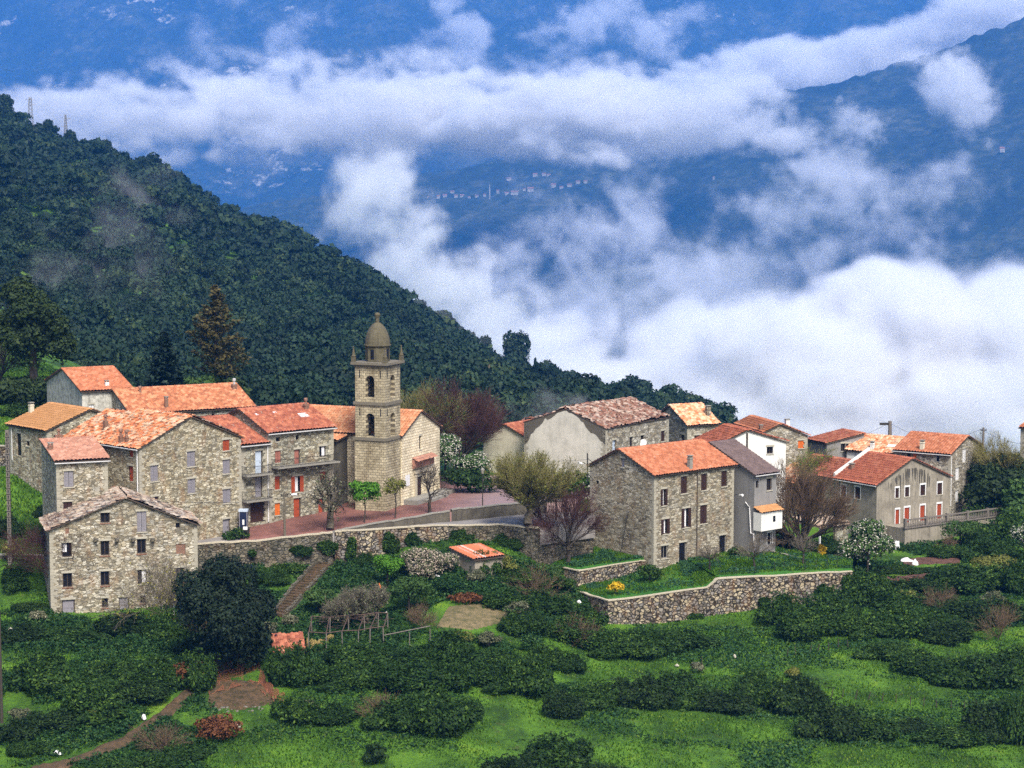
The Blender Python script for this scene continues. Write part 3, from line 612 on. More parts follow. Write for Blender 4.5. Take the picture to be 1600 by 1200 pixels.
def balcony(h,f,x0,x1,y,hr,depth=1.0,solid=False,name='balcony'):
    u0,z=facepx(h,f,x0,y); u1,_=facepx(h,f,x1,y); u0,u1=sorted((u0,u1)); o,d,n=h.fr(f); d3,n3=np.r_[d,0],np.r_[n,0]
    mb=MB(); mb.box(L3(h,f,u0,z-.16,.003),d3*(u1-u0),n3*depth,(0,0,.16)); sl=mb.build(name,M['conc'],h.t)
    k=int((u1-u0)/1.1)
    for i in range(k+1):
        mb.box(L3(h,f,u0+(u1-u0-.15)*i/max(1,k),z-.42,.004),d3*.15,n3*depth*.7,(0,0,.255)) if i==0 else None
    mb=MB()
    if solid:
        mb.box(L3(h,f,u0,z+.003,depth-.1),d3*(u1-u0),n3*.08,(0,0,hr))
    else:
        for zz in(z+hr,z+.1): mb.tube([L3(h,f,u0+.03,zz,.02),L3(h,f,u0+.03,zz,depth-.05),L3(h,f,u1-.03,zz,depth-.05),L3(h,f,u1-.03,zz,.02)],.025,4)
        nb=int((u1-u0)/.14)
        for i in range(nb+1):
            x=u0+.03+(u1-u0-.06)*i/nb; mb.tube([L3(h,f,x,z+.01,depth-.05),L3(h,f,x,z+hr,depth-.05)],.014,3,cap=False)
        for j in range(1,int(depth/.16)):
            for x in(u0+.03,u1-.03): mb.tube([L3(h,f,x,z+.01,j*.16),L3(h,f,x,z+hr,j*.16)],.014,3,cap=False)
    mb.build('railing',M['iron'],sl); return sl
def pipe(h,f,px,y0,y1,mat='zinc',r=.05,k=.08):
    u_,z0=facepx(h,f,px,y0); _,z1=facepx(h,f,px,y1); mb=MB(); mb.tube([L3(h,f,u_,z0,k),L3(h,f,u_,z1,k)],r,6); return mb.build('downpipe',M[mat],h.t)
# ---- left group
A=House('stone_house','large pale granite house with a wide gable, grey shutters and patchy orange tiles','house',(217,701),200,45.5,xr=376.5,xl=142,apex=(297.5,651),zb=-4,wm='stoneA',rm='tA',jit=.7,gutter=True,
 ops=[('R',348,687,359,704,'Sr'),('R',292,705,305.5,729,'Sg'),('R',235,727,247.5,752,'Sg'),('R',348,718,360,740,'Sg'),('R',293,748,306,770.5,'Sg'),('R',348,764,361,786,'Sg'),('R',236,776,247.5,788,'Sb'),('R',348,811,360,838,'Dg'),
 ('L',202,704,208,714,'Sr'),('L',200,728,208,752,'Dr')],chims=[(189,692,7,678,'brick','p'),(198,692,6,679,'brick','p'),(165,664,8,655,'brick','p')])
pipe(A,'E',215,703,775,'sh_w'); 
House('stone_house','low rear wing with the oldest mottled tiles, beside the ochre roof','house',(140,693),206.8,45.5,Lr=11,xl=100,rise=2.45,zb=-3,wm='stoneA',rm='tA',jit=1.0)
B=House('stone_house','small stone house with one lean-to roof of dull pink tiles above the abandoned house','house',(87.5,722),197,22,xr=168,xl=65,gable='L',apex=(65,688),zb=-4,wm='stoneF',rm='tB',jit=.25,gutter=True,
 ops=[('R',100,736,115,761,'Sg'),('R',99,784,113,796,'Sb')],chims=[(79,704,9,692,'brick','c'),(92,684,15,677,'brick','p')])
Cc=House('stone_cottage','low stone cottage with a flat ochre tiled roof at the left end of the village','cottage',(73,673),217,43,xr=195,xl=14,apex=(141,640),zb=-1,wm='stoneA',rm='tC',
 ops=[('L',26,677,33,712,'Dc'),('L',41,689,46,697,'W')],chims=[(49,645,8,629,'pl_cream','c')])
pipe(Cc,'E',19,669,718,'sh_w')
D=House('plastered_house','tall blackened white plaster house with bright orange roof, highest in the village','house',(128,612),232,28,xr=206,xl=73,gable='L',apex=(99,577),zb=4,wm='pl_old',rm='tJ',
 ops=[('R',139,632,147,643,'Sw')],chims=[(167,603,7,601,'pl_white','c')])
Eh=House('long_house','long low house with a sunbleached orange roof behind the large gabled house','house',(205,647),228,29,xr=397,Ll=11.8,gable='L',rise=2.1,zb=3,wm='stoneR',rm='tE',jit=.2,
 ops=[('R',331,646,335,650,'W')],chims=[(260,638,6,620,'brick','c'),(366,608,9,598,'brick','z'),(219,614,5,610,'brick','p')])
Fh=House('tall_abandoned_house','abandoned four storey stone house with black window holes, lowest on the left','house',(77,828),192,17.5,xr=308,Ll=6.2,apex=(197,778),far=(308,820),zb=-7.5,wm='stoneF',rm='tF',jit=1.1,ov=.3,rake=.3,
 ops=[('R',157,801,171.5,817,'W'),('R',214,799,229,831,'Sg'),('R',274.5,817,281,825,'W'),('R',102,825,108,834,'K'),('R',97,848,112,870.5,'HL'),('R',157,845,171,868,'W'),('R',214,842,228,865,'W'),('R',275,850,290,865,'K'),
 ('R',98,895.5,113,917.5,'W'),('R',157,892.5,171,915,'W'),('R',215,890,229,912.5,'HR'),('R',274,887,288,909,'W'),('R',97,937,117,966,'Dg'),('R',159,934.5,169,949.5,'W'),('R',186,933,202,962,'Dg'),('R',219,931,227.5,942.5,'W')])
for x in(149,182,207.5,238):
    u_,z_=facepx(Fh,'G',x,842); mb=MB(); mb.box(L3(Fh,'G',u_-.18,z_-.15,.003),np.r_[Fh.g,0]*.36,np.r_[-Fh.r,0]*.55,(0,0,.26)); mb.box(L3(Fh,'G',u_-.13,z_-.3,.003),np.r_[Fh.g,0]*.26,np.r_[-Fh.r,0]*.3,(0,0,.147)); mb.build('corbel',M['stoneD'],Fh.t)
G=House('narrow_house','narrow house with two balconies and a brown garage door, between two wider stone houses','house',(376.5,696),209,41,xr=418.5,Ll=13.4,gable='L',rise=2.15,zb=-3,wm='stoneH',rm='tH',jit=.3,gutter=True,
 ops=[('R',399,704,410.5,740,'Dl'),('R',399,746,410,777,'Dg'),('R',391,785,414,816,'Db')])
balcony(G,'E',377,418,742,.85); balcony(G,'E',377,418,782,.9); pipe(G,'E',417.5,697,815,'sh_w',.06)
H=House('stone_house','house with red shutters and a long dark balcony beside the church square','house',(419,677),211,41,xr=521,Ll=10.1,gable='L',rise=1.95,zb=-2.5,wm='stoneH',rm='tH',jit=.2,gutter=True,
 ops=[('R',431,683,437,690,'W'),('R',462,680,467,687.5,'W'),('R',430,704,439,723,'Sp'),('R',460,702,469,730,'Dp'),('R',499,697,509,714,'Hx'),('R',429.5,744,437.5,765,'Sr'),('R',458,744,471,769,'Or'),('R',500,737,509.5,750,'Sr'),
 ('R',429.5,786,438,805,'So'),('R',459,778,470,811,'Dr'),('R',497.5,779,506,806,'Dr')],chims=[(478,640,9,629,'brick','p')])
balcony(H,'E',424,521,729,.75,1.2)
mb=MB()
P0,b_,n_,_=H.pl
for px,py,sw,mt in ((474,649,1.0,0),(401,648,.35,0),(429,645,.35,0)):
    p=isect(px,py,P0+n_*.14,n_); r3=np.r_[H.u,0]; mb=MB(); mb.box(p-r3*sw/2-b_*sw*.4,r3*sw,b_*sw*.8,n_*.08); mb.build('skylight',M['sh_w'],H.roof)
# ---- church
W=House('church_side_chapel','shade-darkened dirty plastered side chapel squeezed between the red shuttered house and the bell tower','chapel',(526,689),218.5,66,xr=560,xl=478,apex=(556,674),zb=-1,wm='pl_dark',rm='tN',ridge=False,jit=.1)  # dark wall colour holds dirt and the painted shade beside the tower
CH=House('church','pale ashlar village church with gabled front and sandy orange tiles','church',(628,681),218,66,xr=687,Ll=13.4,apex=(657,643),zb=-.5,wm='ashlar',rm='tN',jit=.15,
 ops=[('R',655,681,658.5,702,'W'),('R',652,744,660,776,'Db')])
u0,z0=facepx(CH,'G',647,733); u1,_=facepx(CH,'G',668,733); g3,n3=np.r_[CH.g,0],np.r_[-CH.r,0]
mb=MB()
zt=facepx(CH,'G',657,738)[1]
for uu in(u0,u1-.45): mb.box(L3(CH,'G',uu,.0,.003),g3*.45,n3*.16,(0,0,zt))
mb.box(L3(CH,'G',u0-.1,zt+.003,.003),g3*(u1-u0+.2),n3*.2,(0,0,.35)); mb.build('portal',M['coping'],CH.t)
mb=MB(); u2,z2=facepx(CH,'G',644,727); u3,z3=facepx(CH,'G',675,712)
roofplane(mb,L3(CH,'G',u2,z2+.35,.75),g3,u3-u2,(-n3*.9+np.array((0,0,.44)))/np.linalg.norm(-n3*.9+np.array((0,0,.44))),.85,np.array((n3[0]*.4,n3[1]*.4,.9)))
mb.box(L3(CH,'G',u2,z2-.35,.003),g3*(u3-u2),n3*.25,(0,0,.9)); mb.build('porch_hood',M['tB'],CH.t)
mb=MB(); u4,z4=facepx(CH,'G',633,760); mb.box(L3(CH,'G',u4,z4,.003),g3*1.0,n3*.05,(0,0,1.15)); mb.build('notice_board',M['sh_w'],CH.t)
mb=MB(); mb.box(L3(CH,'G',.3,-.6,.003),g3*(CH.Lg+.2),n3*1.6,(0,0,.85)); mb.box(L3(CH,'G',u0-.6,-.6,1.606),g3*(u1-u0+1.4),n3*.5,(0,0,.68)); mb.build('steps',M['conc'],CH.t)
# bell tower
TC=at(602.5,795,215); th=math.radians(66); tu=np.array((math.cos(th),math.sin(th))); tv=np.array((-tu[1],tu[0])); SD=3.45
TW=empty('bell_tower',(TC[0],TC[1],-.5),'tall square granite bell tower with a domed lantern beside the church','bell tower')
tc=TC[:2]+(tu+tv)*SD/2
def zpy(py,Y=215): return ZC-(py-275)/F*Y
def archwall(mb,O,d,n,L,z0,z1,a,b,zs,zsp,thk=.55):
    """wall with a round-headed opening a..b, sill zs, springing zsp"""
    Pf=lambda u_,z_,k=0:np.array((O[0]+d[0]*u_-n[0]*k,O[1]+d[1]*u_-n[1]*k,z_)); flip=np.cross(np.r_[d,0],(0,0,1))@np.r_[n,0]<0
    def put(q_):
        pts=[Pf(*x) for x in q_]; uv=[(x[0],x[1]) for x in q_]
        if flip: pts,uv=pts[::-1],uv[::-1]
        mb.poly(pts,uv)
    r=(b-a)/2; c=(a+b)/2; K=8; arc=[(c-r*math.cos(math.pi*i/K),zsp+r*math.sin(math.pi*i/K)) for i in range(K+1)]
    put([(0,z0),(a,z0),(a,z1),(0,z1)]); put([(b,z0),(L,z0),(L,z1),(b,z1)]); put([(a,z0),(b,z0),(b,zs),(a,zs)])
    for p,q_ in zip(arc[:-1],arc[1:]): put([p,q_,(q_[0],z1),(p[0],z1)])
    loop=[(a,zs),(b,zs)]+arc[::-1]
    for i in range(len(loop)):
        p,q_=loop[i],loop[(i+1)%len(loop)]
        if abs(p[0]-q_[0])+abs(p[1]-q_[1])<1e-6: continue
        put([q_,p,(p[0],p[1],thk),(q_[0],q_[1],thk)])
def sq(mb,half,z0,z1):
    mb.cbox((tc[0],tc[1],z0),2*half,2*half,z1-z0,th)
mb=MB(); z1=zpy(690); sq(mb,SD/2+.06,-.5,z1); mb.build('tower_base',M['ashlarT'],TW)
for i,(za,zb_) in enumerate(((z1+.003,zpy(634.5)),(zpy(629.5),zpy(574)))):
    mb=MB(); hf=SD/2; q0=tc-(tu+tv)*hf
    for O_,d_,n_ in ((q0,tu,-tv),(q0,tv,-tu),(q0+tv*SD,tu,tv),(q0+tu*SD,tv,tu)):
        archwall(mb,O_,d_,n_,SD,za,zb_,SD/2-.5,SD/2+.5,za+.35+(.1 if i else 0),zb_-1.35-(.05 if i else 0))
    # inner core piers make the openings read as deep shafts
    bs=mb.build('belfry_stage',M['ashlarT'],TW)
    mb=MB(); sq(mb,SD/2-.02,za+.004,za+.1); mb.build('floor_slab',M['conc'],bs)
    mb=MB(); mb.lathe((tc[0],tc[1],za+1.3),[(.42,0),(.4,.1),(.26,.55),(.2,.75),(.05,.82)],12); mb.tube([(tc[0]-tu[0]*1.2,tc[1]-tu[1]*1.2,za+2.2),(tc[0]+tu[0]*1.2,tc[1]+tu[1]*1.2,za+2.2)],.06,5); mb.build('bell',M['iron'],bs)
    mb=MB()
    for O_,d_,n_ in ((q0,tu,-tv),(q0,tv,-tu),(q0+tv*SD,tu,tv),(q0+tu*SD,tv,tu)):
        for s_ in(.45,SD-.6): mb=MB(); mb.box(np.r_[O_+d_*s_+n_*.004,zb_-1.1],np.r_[d_,0]*.1,np.r_[n_,0]*.03,(0,0,.75)); mb.build('iron_tie',M['iron'],bs)
for za,zb_,hf in ((zpy(690)+.0,zpy(686),SD/2+.2),(zpy(634.5)+.003,zpy(629.5)-.003,SD/2+.16),(zpy(574)+.003,zpy(571),SD/2+.12),(zpy(571)+.003,zpy(567),SD/2+.35)):
    mb=MB(); sq(mb,hf,za-.05 if za<8 else za,zb_); mb.build('string_course',M['cornice'],TW)
zt=zpy(567); mb=MB(); zd=zpy(542)
ang=math.radians(66-22.5)
prof8=[(1.28,zt+.003),(1.28,zd)]
mb.lathe((tc[0],tc[1],0),prof8,8,ang=ang); dr=mb.build('lantern_drum',M['dome'],TW)
mb=MB()
for k in range(8):
    a_=ang+math.pi/8+k*math.pi/4
    if k%2==1: continue
    nn=np.array((math.cos(a_),math.sin(a_))); dd=np.array((-nn[1],nn[0])); c_=tc+nn*(1.28*math.cos(math.pi/8)-.02)
    mb.box(np.r_[c_-dd*.2,zt+.25],np.r_[dd,0]*.4,np.r_[nn,0]*.03,(0,0,(zd-zt)-.6))
mb.build('lantern_opening',M['dk'],dr)
mb=MB(); H_=zpy(506.5)-zd
mb.lathe((tc[0],tc[1],zd+.003),[(1.42,0),(1.42,.1),(1.32,.12),(1.3,.45),(1.22,.9),(1.07,1.35),(.84,1.8),(.58,2.12),(.3,2.36),(.2,H_)],24); mb.build('dome',M['dome'],TW,)
mb=MB(); mb.lathe((tc[0],tc[1],zd+H_+.004),[(.2,0),(.2,.55),(.26,.6),(.22,.66),(.3,.8),(.26,1.0),(.1,1.08)],12); mb.build('finial',M['dome'],TW)
for sx in(-1,1):
    for sy in(-1,1):
        p=tc+tu*sx*(SD/2+.1)+tv*sy*(SD/2+.1); mb=MB(); mb.cbox((p[0],p[1],zt+.004),.38,.38,.55,th); mb.lathe((p[0],p[1],zt+.56),[(.2,0),(.26,.05),(.18,.12),(.05,.85),(.09,.95),(.02,1.05)],8); mb.build('pinnacle',M['dome'],TW)
# ---- middle
C1=House('derelict_house','big derelict house with a bare grey rendered gable and ruined brown tiles','house',(946,670),236,55,xr=1045,xl=819,gable='L',apex=(884,639),zb=-3,wm='stoneR',rm='tX',jit=1.6,ov=.15,rake=.05,
 sidemat=('pl_grey','G'),ops=[('R',957,687.5,963,704,'Dl'),('R',984,682.5,989,699.5,'W'),('R',985,667,987.5,672.5,'W'),('R',1001,680,1007,692.5,'W'),('R',1033,673,1039,689.5,'Sb')])
mb=MB(); u_,z_=facepx(C1,'E',1002,692); p=L3(C1,'E',u_,z_,.3); mb.lathe((0,0,0),[(.02,0),(.25,.03),(.45,.12),(.46,.13),(.25,.06),(.02,.03)],12)
ds=MB(); 
for f in mb.f: pass
R_=np.array(Vector((-.35,-.8,.45)).normalized().to_track_quat('Z','Y').to_matrix()); mb.v=[tuple(R_@np.array(v)+p) for v in mb.v]
mb.tube([p,p+np.array((C1.g[0],C1.g[1],0))*.35],.03,5); mb.build('satellite_dish',M['sh_w'],C1.t)
# dark band of old lime left under the eaves of the rendered gable
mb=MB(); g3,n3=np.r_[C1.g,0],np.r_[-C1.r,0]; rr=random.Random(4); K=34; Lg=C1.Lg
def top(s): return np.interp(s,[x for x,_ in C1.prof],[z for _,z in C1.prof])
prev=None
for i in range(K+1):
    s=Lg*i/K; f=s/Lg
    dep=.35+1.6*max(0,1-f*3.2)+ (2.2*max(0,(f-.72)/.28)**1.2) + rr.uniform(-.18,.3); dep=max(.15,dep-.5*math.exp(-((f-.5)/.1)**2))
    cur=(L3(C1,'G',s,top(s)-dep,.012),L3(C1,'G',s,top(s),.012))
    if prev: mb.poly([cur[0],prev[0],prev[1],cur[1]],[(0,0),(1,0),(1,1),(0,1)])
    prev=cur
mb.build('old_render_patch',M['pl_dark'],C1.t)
House('cream_cottage','small cream house with red tiles half hidden behind the bare rendered gable','cottage',(822,684),245,55,Lr=7,xl=755,gable='L',apex=(789,664),zb=-2,wm='pl_cream',rm='tH',jit=.1)
C3=House('stone_house','small stone house with a streaky orange roof behind the ruined brown roof','house',(1074,665),250,27,xr=1122,xl=1022,gable='L',apex=(1047,634),zb=-4,wm='stoneR',rm='tM',jit=.6,
 ops=[('L',1064,679,1069,690,'Sb'),('R',1085,680,1094,687,'W')],chims=[(1106,650,8,634,'stoneR','c')])
C6=House('white_house','whitewashed gabled house with a dark square window above the slate brown roof','house',(1120,696),232,21,xr=1228,xl=1088,apex=(1167.5,672.5),zb=-5,wm='pl_white',rm='tR',jit=.3,
 ops=[('R',1198,698,1208,709,'Wb')])
pipe(C6,'G',1167,676,720,'wood',.1)
C7=House('stone_house','stone house with bright orange roof and an orange shutter, at the edge of the cloud','house',(1195,675),252,16,xr=1262,xl=1152,apex=(1219,663),far=(1262,681),zb=-5,wm='stoneR',rm='tJ',
 ops=[('R',1247,688,1257,700.5,'So')],chims=[(1189,672,6,664,'brick','c')])
mb=MB(); p=at(1230,664,254); mb.cbox((p[0],p[1],p[2]-1),.5,.5,1.6,.3); ch=mb.build('chimney',M['pl_white'],C7.roof); mb=MB(); mb.cbox((p[0],p[1],p[2]+.65),.6,.6,.1,.3); mb.build('chimney_cap',M['conc'],ch)
C8=House('grey_house','low grey house with a white edged roof and dark windows beyond the light green sapling','house',(1292,693),258,26,xr=1350,xl=1262,apex=(1347,678),zb=-5,wm='pl_ann',rm='tH',jit=.1,ops=[('R',1314,693,1321,705,'Wb'),('R',1322,693,1329,704,'Wb')])
C9=House('white_house','white walled house under mottled orange and cream tiles','house',(1398,709),255,55.5,Lr=8,xl=1323,rise=1.5,zb=-6,wm='pl_white',rm='tM',jit=.5,
 ops=[('L',1334,709,1339,719,'Sw'),('L',1340,709,1345,719,'Sw')],chims=[(1363,702,7,690,'pl_white','c')])
mb=MB(); P0,b_,n_,_=C9.pl; p=isect(1393,697,P0+n_*.14,n_); r3=np.r_[C9.v,0]; mb.box(p-r3*.5-b_*.3,r3*1.0,b_*.6,n_*.08); mb.build('skylight',M['sh_w'],C9.roof)
R4=House('tall_stone_house','tall stone house with plain white shutters at the right end of the village','house',(1485,710),250,55.5,xr=1533.7,xl=1398,apex=(1511,682),zb=-9,wm='stoneR',rm='tJ',jit=.1,gutter=True,
 ops=[('R',1504,701,1510,722,'Sw'),('R',1520,725,1526,745,'Sw'),('R',1493,730.5,1499,750,'Sw'),('R',1492.5,766,1498,784,'Sw'),('R',1521,760,1527,787.5,'Dw'),('L',1417,708,1423,714,'Wb'),('L',1426,709,1432,719,'So'),('L',1462,712,1467.5,722,'Wbw'),('L',1463,733,1470,738,'Sr')],
 chims=[(1441,703,8,688,'pl_cream','c')])
pipe(R4,'G',1486,712,790,'sh_w',.05)
# ---- right, grey house and its neighbours
R1=House('stone_house','stone house with faded tiles half hidden by the big bare tree','house',(1250,757),247.5,34.8,Lr=7,xl=1195,rise=1.7,zb=-9,wm='stoneR',rm='tM',jit=.4)
R2=House('stone_house','low orange roofed house joined to the stained grey house','house',(1308,748),245.4,34.8,Lr=6.8,xl=1240,rise=1.75,zb=-9,wm='stoneJ',rm='tH',jit=.2,chims=[(1331,733,8,724,'brick','c')])
R3=House('grey_house','stained grey rendered house with two rows of white framed windows above a terrace','house',(1370,758),240,34.8,xr=1484,xl=1307,apex=(1424,717),zb=-9.2,wm='pl_r3',rm='tR',jit=.1,gutter=True,
 ops=[('R',1399,762.5,1404.5,778,'Sbw'),('R',1414,761,1420.5,776,'Sbw'),('R',1438,757.5,1445.5,774,'Sbw'),('R',1464.5,754.5,1472,772.5,'Sbw'),('R',1399,796,1405,819,'Srw'),('R',1413,793,1421,819,'Srw'),('R',1437.5,789.5,1445,815.5,'Srw'),('R',1464,787,1471,811,'Srw'),
 ('L',1314,758,1322,782.5,'Sbw'),('L',1336,761,1344,779.5,'Sbw')])
balcony(R3,'E',1309,1330,783,.9,.9)
mb=MB(); g3,r3=np.r_[R3.g,0],np.r_[R3.r,0]; a_,za=R3.prof[1]; z0=R3.prof[0][1]; o_=np.r_[R3.C[:2],0]+r3*(R3.Lt+.21)
mb.poly([o_+np.array((0,0,z0+.05)),o_+g3*a_+np.array((0,0,za+.05)),o_+g3*a_+np.array((0,0,za+.6)),o_+np.array((0,0,z0+.6))]); mb.poly([x+r3*.3 for x in [o_+np.array((0,0,z0+.6)),o_+g3*a_+np.array((0,0,za+.6)),o_+g3*a_+np.array((0,0,za+.05)),o_+np.array((0,0,z0+.05))]])
mb.poly([o_+np.array((0,0,z0+.6)),o_+g3*a_+np.array((0,0,za+.6)),o_+g3*a_+r3*.3+np.array((0,0,za+.6)),o_+r3*.3+np.array((0,0,z0+.6))]); mb.poly([o_+np.array((0,0,z0+.05)),o_+np.array((0,0,z0+.6)),o_+r3*.3+np.array((0,0,z0+.6)),o_+r3*.3+np.array((0,0,z0+.05))])
mb.build('parapet',M['pl_white'],R3.t)
# damp streaks hanging from the gable, each a thin stain with its own outline
mb=MB(); rr=random.Random(8); n3=np.r_[-R3.r,0]
for i in range(46):
    s=rr.gauss(.42,.17)*R3.Lg; 
    if not .15*R3.Lg<s<.85*R3.Lg: continue
    zt_=np.interp(s,[x for x,_ in R3.prof],[z for _,z in R3.prof])-rr.uniform(.5,1.1); ln=rr.uniform(.5,2.0); w_=rr.uniform(.04,.13)
    zt_=min(zt_,R3.prof[1][1]-1.1)
    mb.poly([L3(R3,'G',s-w_*.3,zt_-ln,.008+i*.0002),L3(R3,'G',s+w_*.3,zt_-ln,.008+i*.0002),L3(R3,'G',s+w_,zt_-ln*.3,.008+i*.0002),L3(R3,'G',s+w_*.6,zt_,.008+i*.0002),L3(R3,'G',s-w_*.7,zt_,.008+i*.0002),L3(R3,'G',s-w_,zt_-ln*.4,.008+i*.0002)])
mb.build('damp_stain',flat('black_damp',(.06,.055,.045),.9,.5,6),R3.t)
# terrace with balustrade
uT,zT=facepx(R3,'G',1404,835); O_=L3(R3,'G',1.2,0,0); TD=3.0; LT=17.0; zT=ZC-(830-275)/F*238.5; tb=empty('terrace',tuple(np.r_[R3.C[:2],-9.2]),'raised terrace with a grey balustrade in front of the stained grey house','terrace')
mb=MB(); mb.box(L3(R3,'G',1.6,-9.6,.003),g3*LT,n3*TD,(0,0,zT+9.6)); mb.build('terrace_wall',M['pl_r3'],tb)
mb=MB(); mb.box(L3(R3,'G',1.5,zT+.003,TD-.15),g3*(LT+.2),n3*.3,(0,0,.12)); mb.box(L3(R3,'G',1.5,zT+.92,TD-.12),g3*(LT+.2),n3*.24,(0,0,.14)); mb.box(L3(R3,'G',1.6+LT-.15,zT+.92,.2),g3*.24,n3*(TD-.35),(0,0,.14))
for i in range(6): mb.box(L3(R3,'G',1.5+(LT-.1)*i/5,zT+.125,TD-.16),g3*.3,n3*.3,(0,0,1.05))
mb.build('balustrade',M['pole'],tb)
mb=MB()
for i in range(60):
    p=L3(R3,'G',1.9+(LT-.5)*i/59,zT+.12,TD); mb.lathe(p,[(.05,0),(.09,.2),(.05,.5),(.04,.8)],5)
for i in range(9):
    p=L3(R3,'G',1.6+LT-.05,zT+.12,.4+i*.28); mb.lathe(p,[(.05,0),(.09,.2),(.05,.5),(.04,.8)],5)
mb.build('baluster_row',M['pole'],tb)
# outside stair of the tall house
mb=MB(); g3b,n3b=np.r_[R4.g,0],np.r_[-R4.r,0]; us,zs=facepx(R4,'G',1521,788)
mb.box(L3(R4,'G',us-.3,zs-.2,.01),g3b*2.6,n3b*1.4,(0,0,.18))
for i in range(9): mb.box(L3(R4,'G',us-.6-.28*i,zs-.2-.22*(i+1),.01),g3b*.3,n3b*1.3,(0,0,.2))
st=mb.build('stair',M['conc'],R4.t)
mb=MB()
for k in(.1,1.32): mb.tube([L3(R4,'G',us+2.2,zs+.9,k),L3(R4,'G',us-.3,zs+.9,k),L3(R4,'G',us-2.9,zs-1.3,k)],.03,4)
for i in range(9): mb.tube([L3(R4,'G',us-.3-.29*i,zs-.1-.24*i,1.32),L3(R4,'G',us-.3-.29*i,zs+.9-.245*i,1.32)],.02,3)
mb.build('handrail',M['sh_bl'],st)
# central house
J=House('tall_stone_house','three storey granite house with a new orange roof and dark brown shutters in the centre','house',(1022,743),210,41,xr=1147,xl=922,gable='L',apex=(968,703),zb=-8,wm='stoneJ',rm='tJ',gutter=False,
 ops=[('R',1034,764,1041,790,'Ob'),('R',1064,744,1074,771,'Sb'),('R',1095.5,740,1105,766,'Sb'),('R',1127,735.5,1136,760,'Sb'),('R',1035,811,1044,834.5,'Ob'),('R',1067,794,1077,824,'Ob'),('R',1094,789,1105,818,'Sb'),
 ('R',1033,852.5,1044,872.5,'Wbc'),('R',1061,847.5,1072.5,884,'D-c'),('R',1124,836,1135,870,'D-c'),('L',970,716,975.5,730,'Sg'),('L',931,751,935.5,757,'W')],chims=[(1078,733,8,712,'conc','c')])
pipe(J,'E',1089,737,880,'wood',.05)
mb=MB(); mb.tube([L3(J,'G',facepx(J,'G',983,800)[0],facepx(J,'G',983,800)[1],.12),L3(J,'G',facepx(J,'G',975,862)[0],facepx(J,'G',975,862)[1],.5)],.05,5); mb.build('cable_duct',M['iron'],J.t)
X5=House('grey_annex','blue grey rendered annex with a slate brown roof, against the central granite house','house',(1179,742),216.5,41,xr=1213,xl=1110,gable='L',apex=(1112,693),zb=-8,wm='pl_ann',rm='tD',gutter=True,
 ops=[('R',1181,751,1185.5,762.5,'W'),('R',1198,747.5,1206,766,'W'),('R',1199,832,1206,850,'D-w')])
g3,n3=np.r_[X5.r,0],np.r_[-X5.g,0]
u0,z0=facepx(X5,'E',1180,828); u1,z1=facepx(X5,'E',1208,796); mb=MB(); mb.box(L3(X5,'E',u0-.3,z0,.003),g3*(u1-u0+.5),n3*1.1,(0,0,z1-z0)); bx=mb.build('bay',M['pl_white'],X5.t)
mb=MB(); mb.box(L3(X5,'E',u0+(u1-u0)*.55,z0+(z1-z0)*.45,1.106),g3*.35,n3*.02,(0,0,.6)); mb.build('bay_window',M['dk'],bx)
mb=MB(); b_=(-n3*1.2+np.array((0,0,.5))); b_/=np.linalg.norm(b_); nn_=np.cross(g3,b_); nn_=nn_ if nn_[2]>0 else -nn_
roofplane(mb,L3(X5,'E',u0-.35,z1+.03,1.25),g3,u1-u0+.6,b_,1.33,nn_); mb.build('bay_roof',M['tC'],bx)
mb=MB(); pz=lambda a,b,k=.1: L3(X5,'G',facepx(X5,'G',a,b)[0],facepx(X5,'G',a,b)[1],k)
mb.tube([pz(1166,784),pz(1172,793),pz(1174,833),pz(1178.5,834),pz(1178.7,848)],.06,6); mb.build('downpipe',M['sh_w'],X5.t)
R13=House('stone_house','corner of a stone house with an orange roof at the far right edge','house',(1640,672),255,50,xr=1700,xl=1595,apex=(1670,650),zb=-8,wm='stoneR',rm='tJ')
# ---- garden sheds
SHD=House('garden_shed','small plastered shed under a rusty corrugated roof below the road','shed',(742,875),198,36,xr=785,xl=704,gable='L',apex=(706,857.5),zb=-6.5,wm='pl_r3',rm='tin',ridge=False,p=.3,ov=.25)
LT_=House('tool_shed','low shed with a sagging orange tiled roof beside the dark laurel','shed',(431,1025),181,14,xr=476,Ll=2.6,gable='L',rise=1.3,af=1,zb=-10,wm='wood',rm='tH',ridge=False,jit=.9)
# ================================================================ road, square, terraces
def pz(q,Y,z): return np.array(((q-800)/F*(Y*CP-(z-ZC)*SP),Y,z))
def dens(pts,k):
    pts=np.array(pts,float); s=np.linspace(0,len(pts)-1,k); return np.stack([np.interp(s,range(len(pts)),pts[:,i]) for i in range(3)],-1)
RIB=[]
def ribbon(name,A_,B_,mat,k=40,j=8,kind='structure',skirt=1.5):
    A_=np.array([pz(*p) for p in dens(A_,k)]); B_=np.array([pz(*p) for p in dens(B_,k)])
    t=np.linspace(0,1,j)[None,:,None]; P=A_[:,None]*(1-t)+B_[:,None]*t
    P[...,2]+= (fbm(P[...,0]/3,P[...,1]/3,P[...,0]*0,3,71)-.5)*.12
    lo=P[:,:1].copy(); lo[...,2]-=skirt; RIB.append(P.copy()); P=np.concatenate([lo,P],1)
    return tag(link(name,gridmesh(name,P,[mat])),kind=kind)
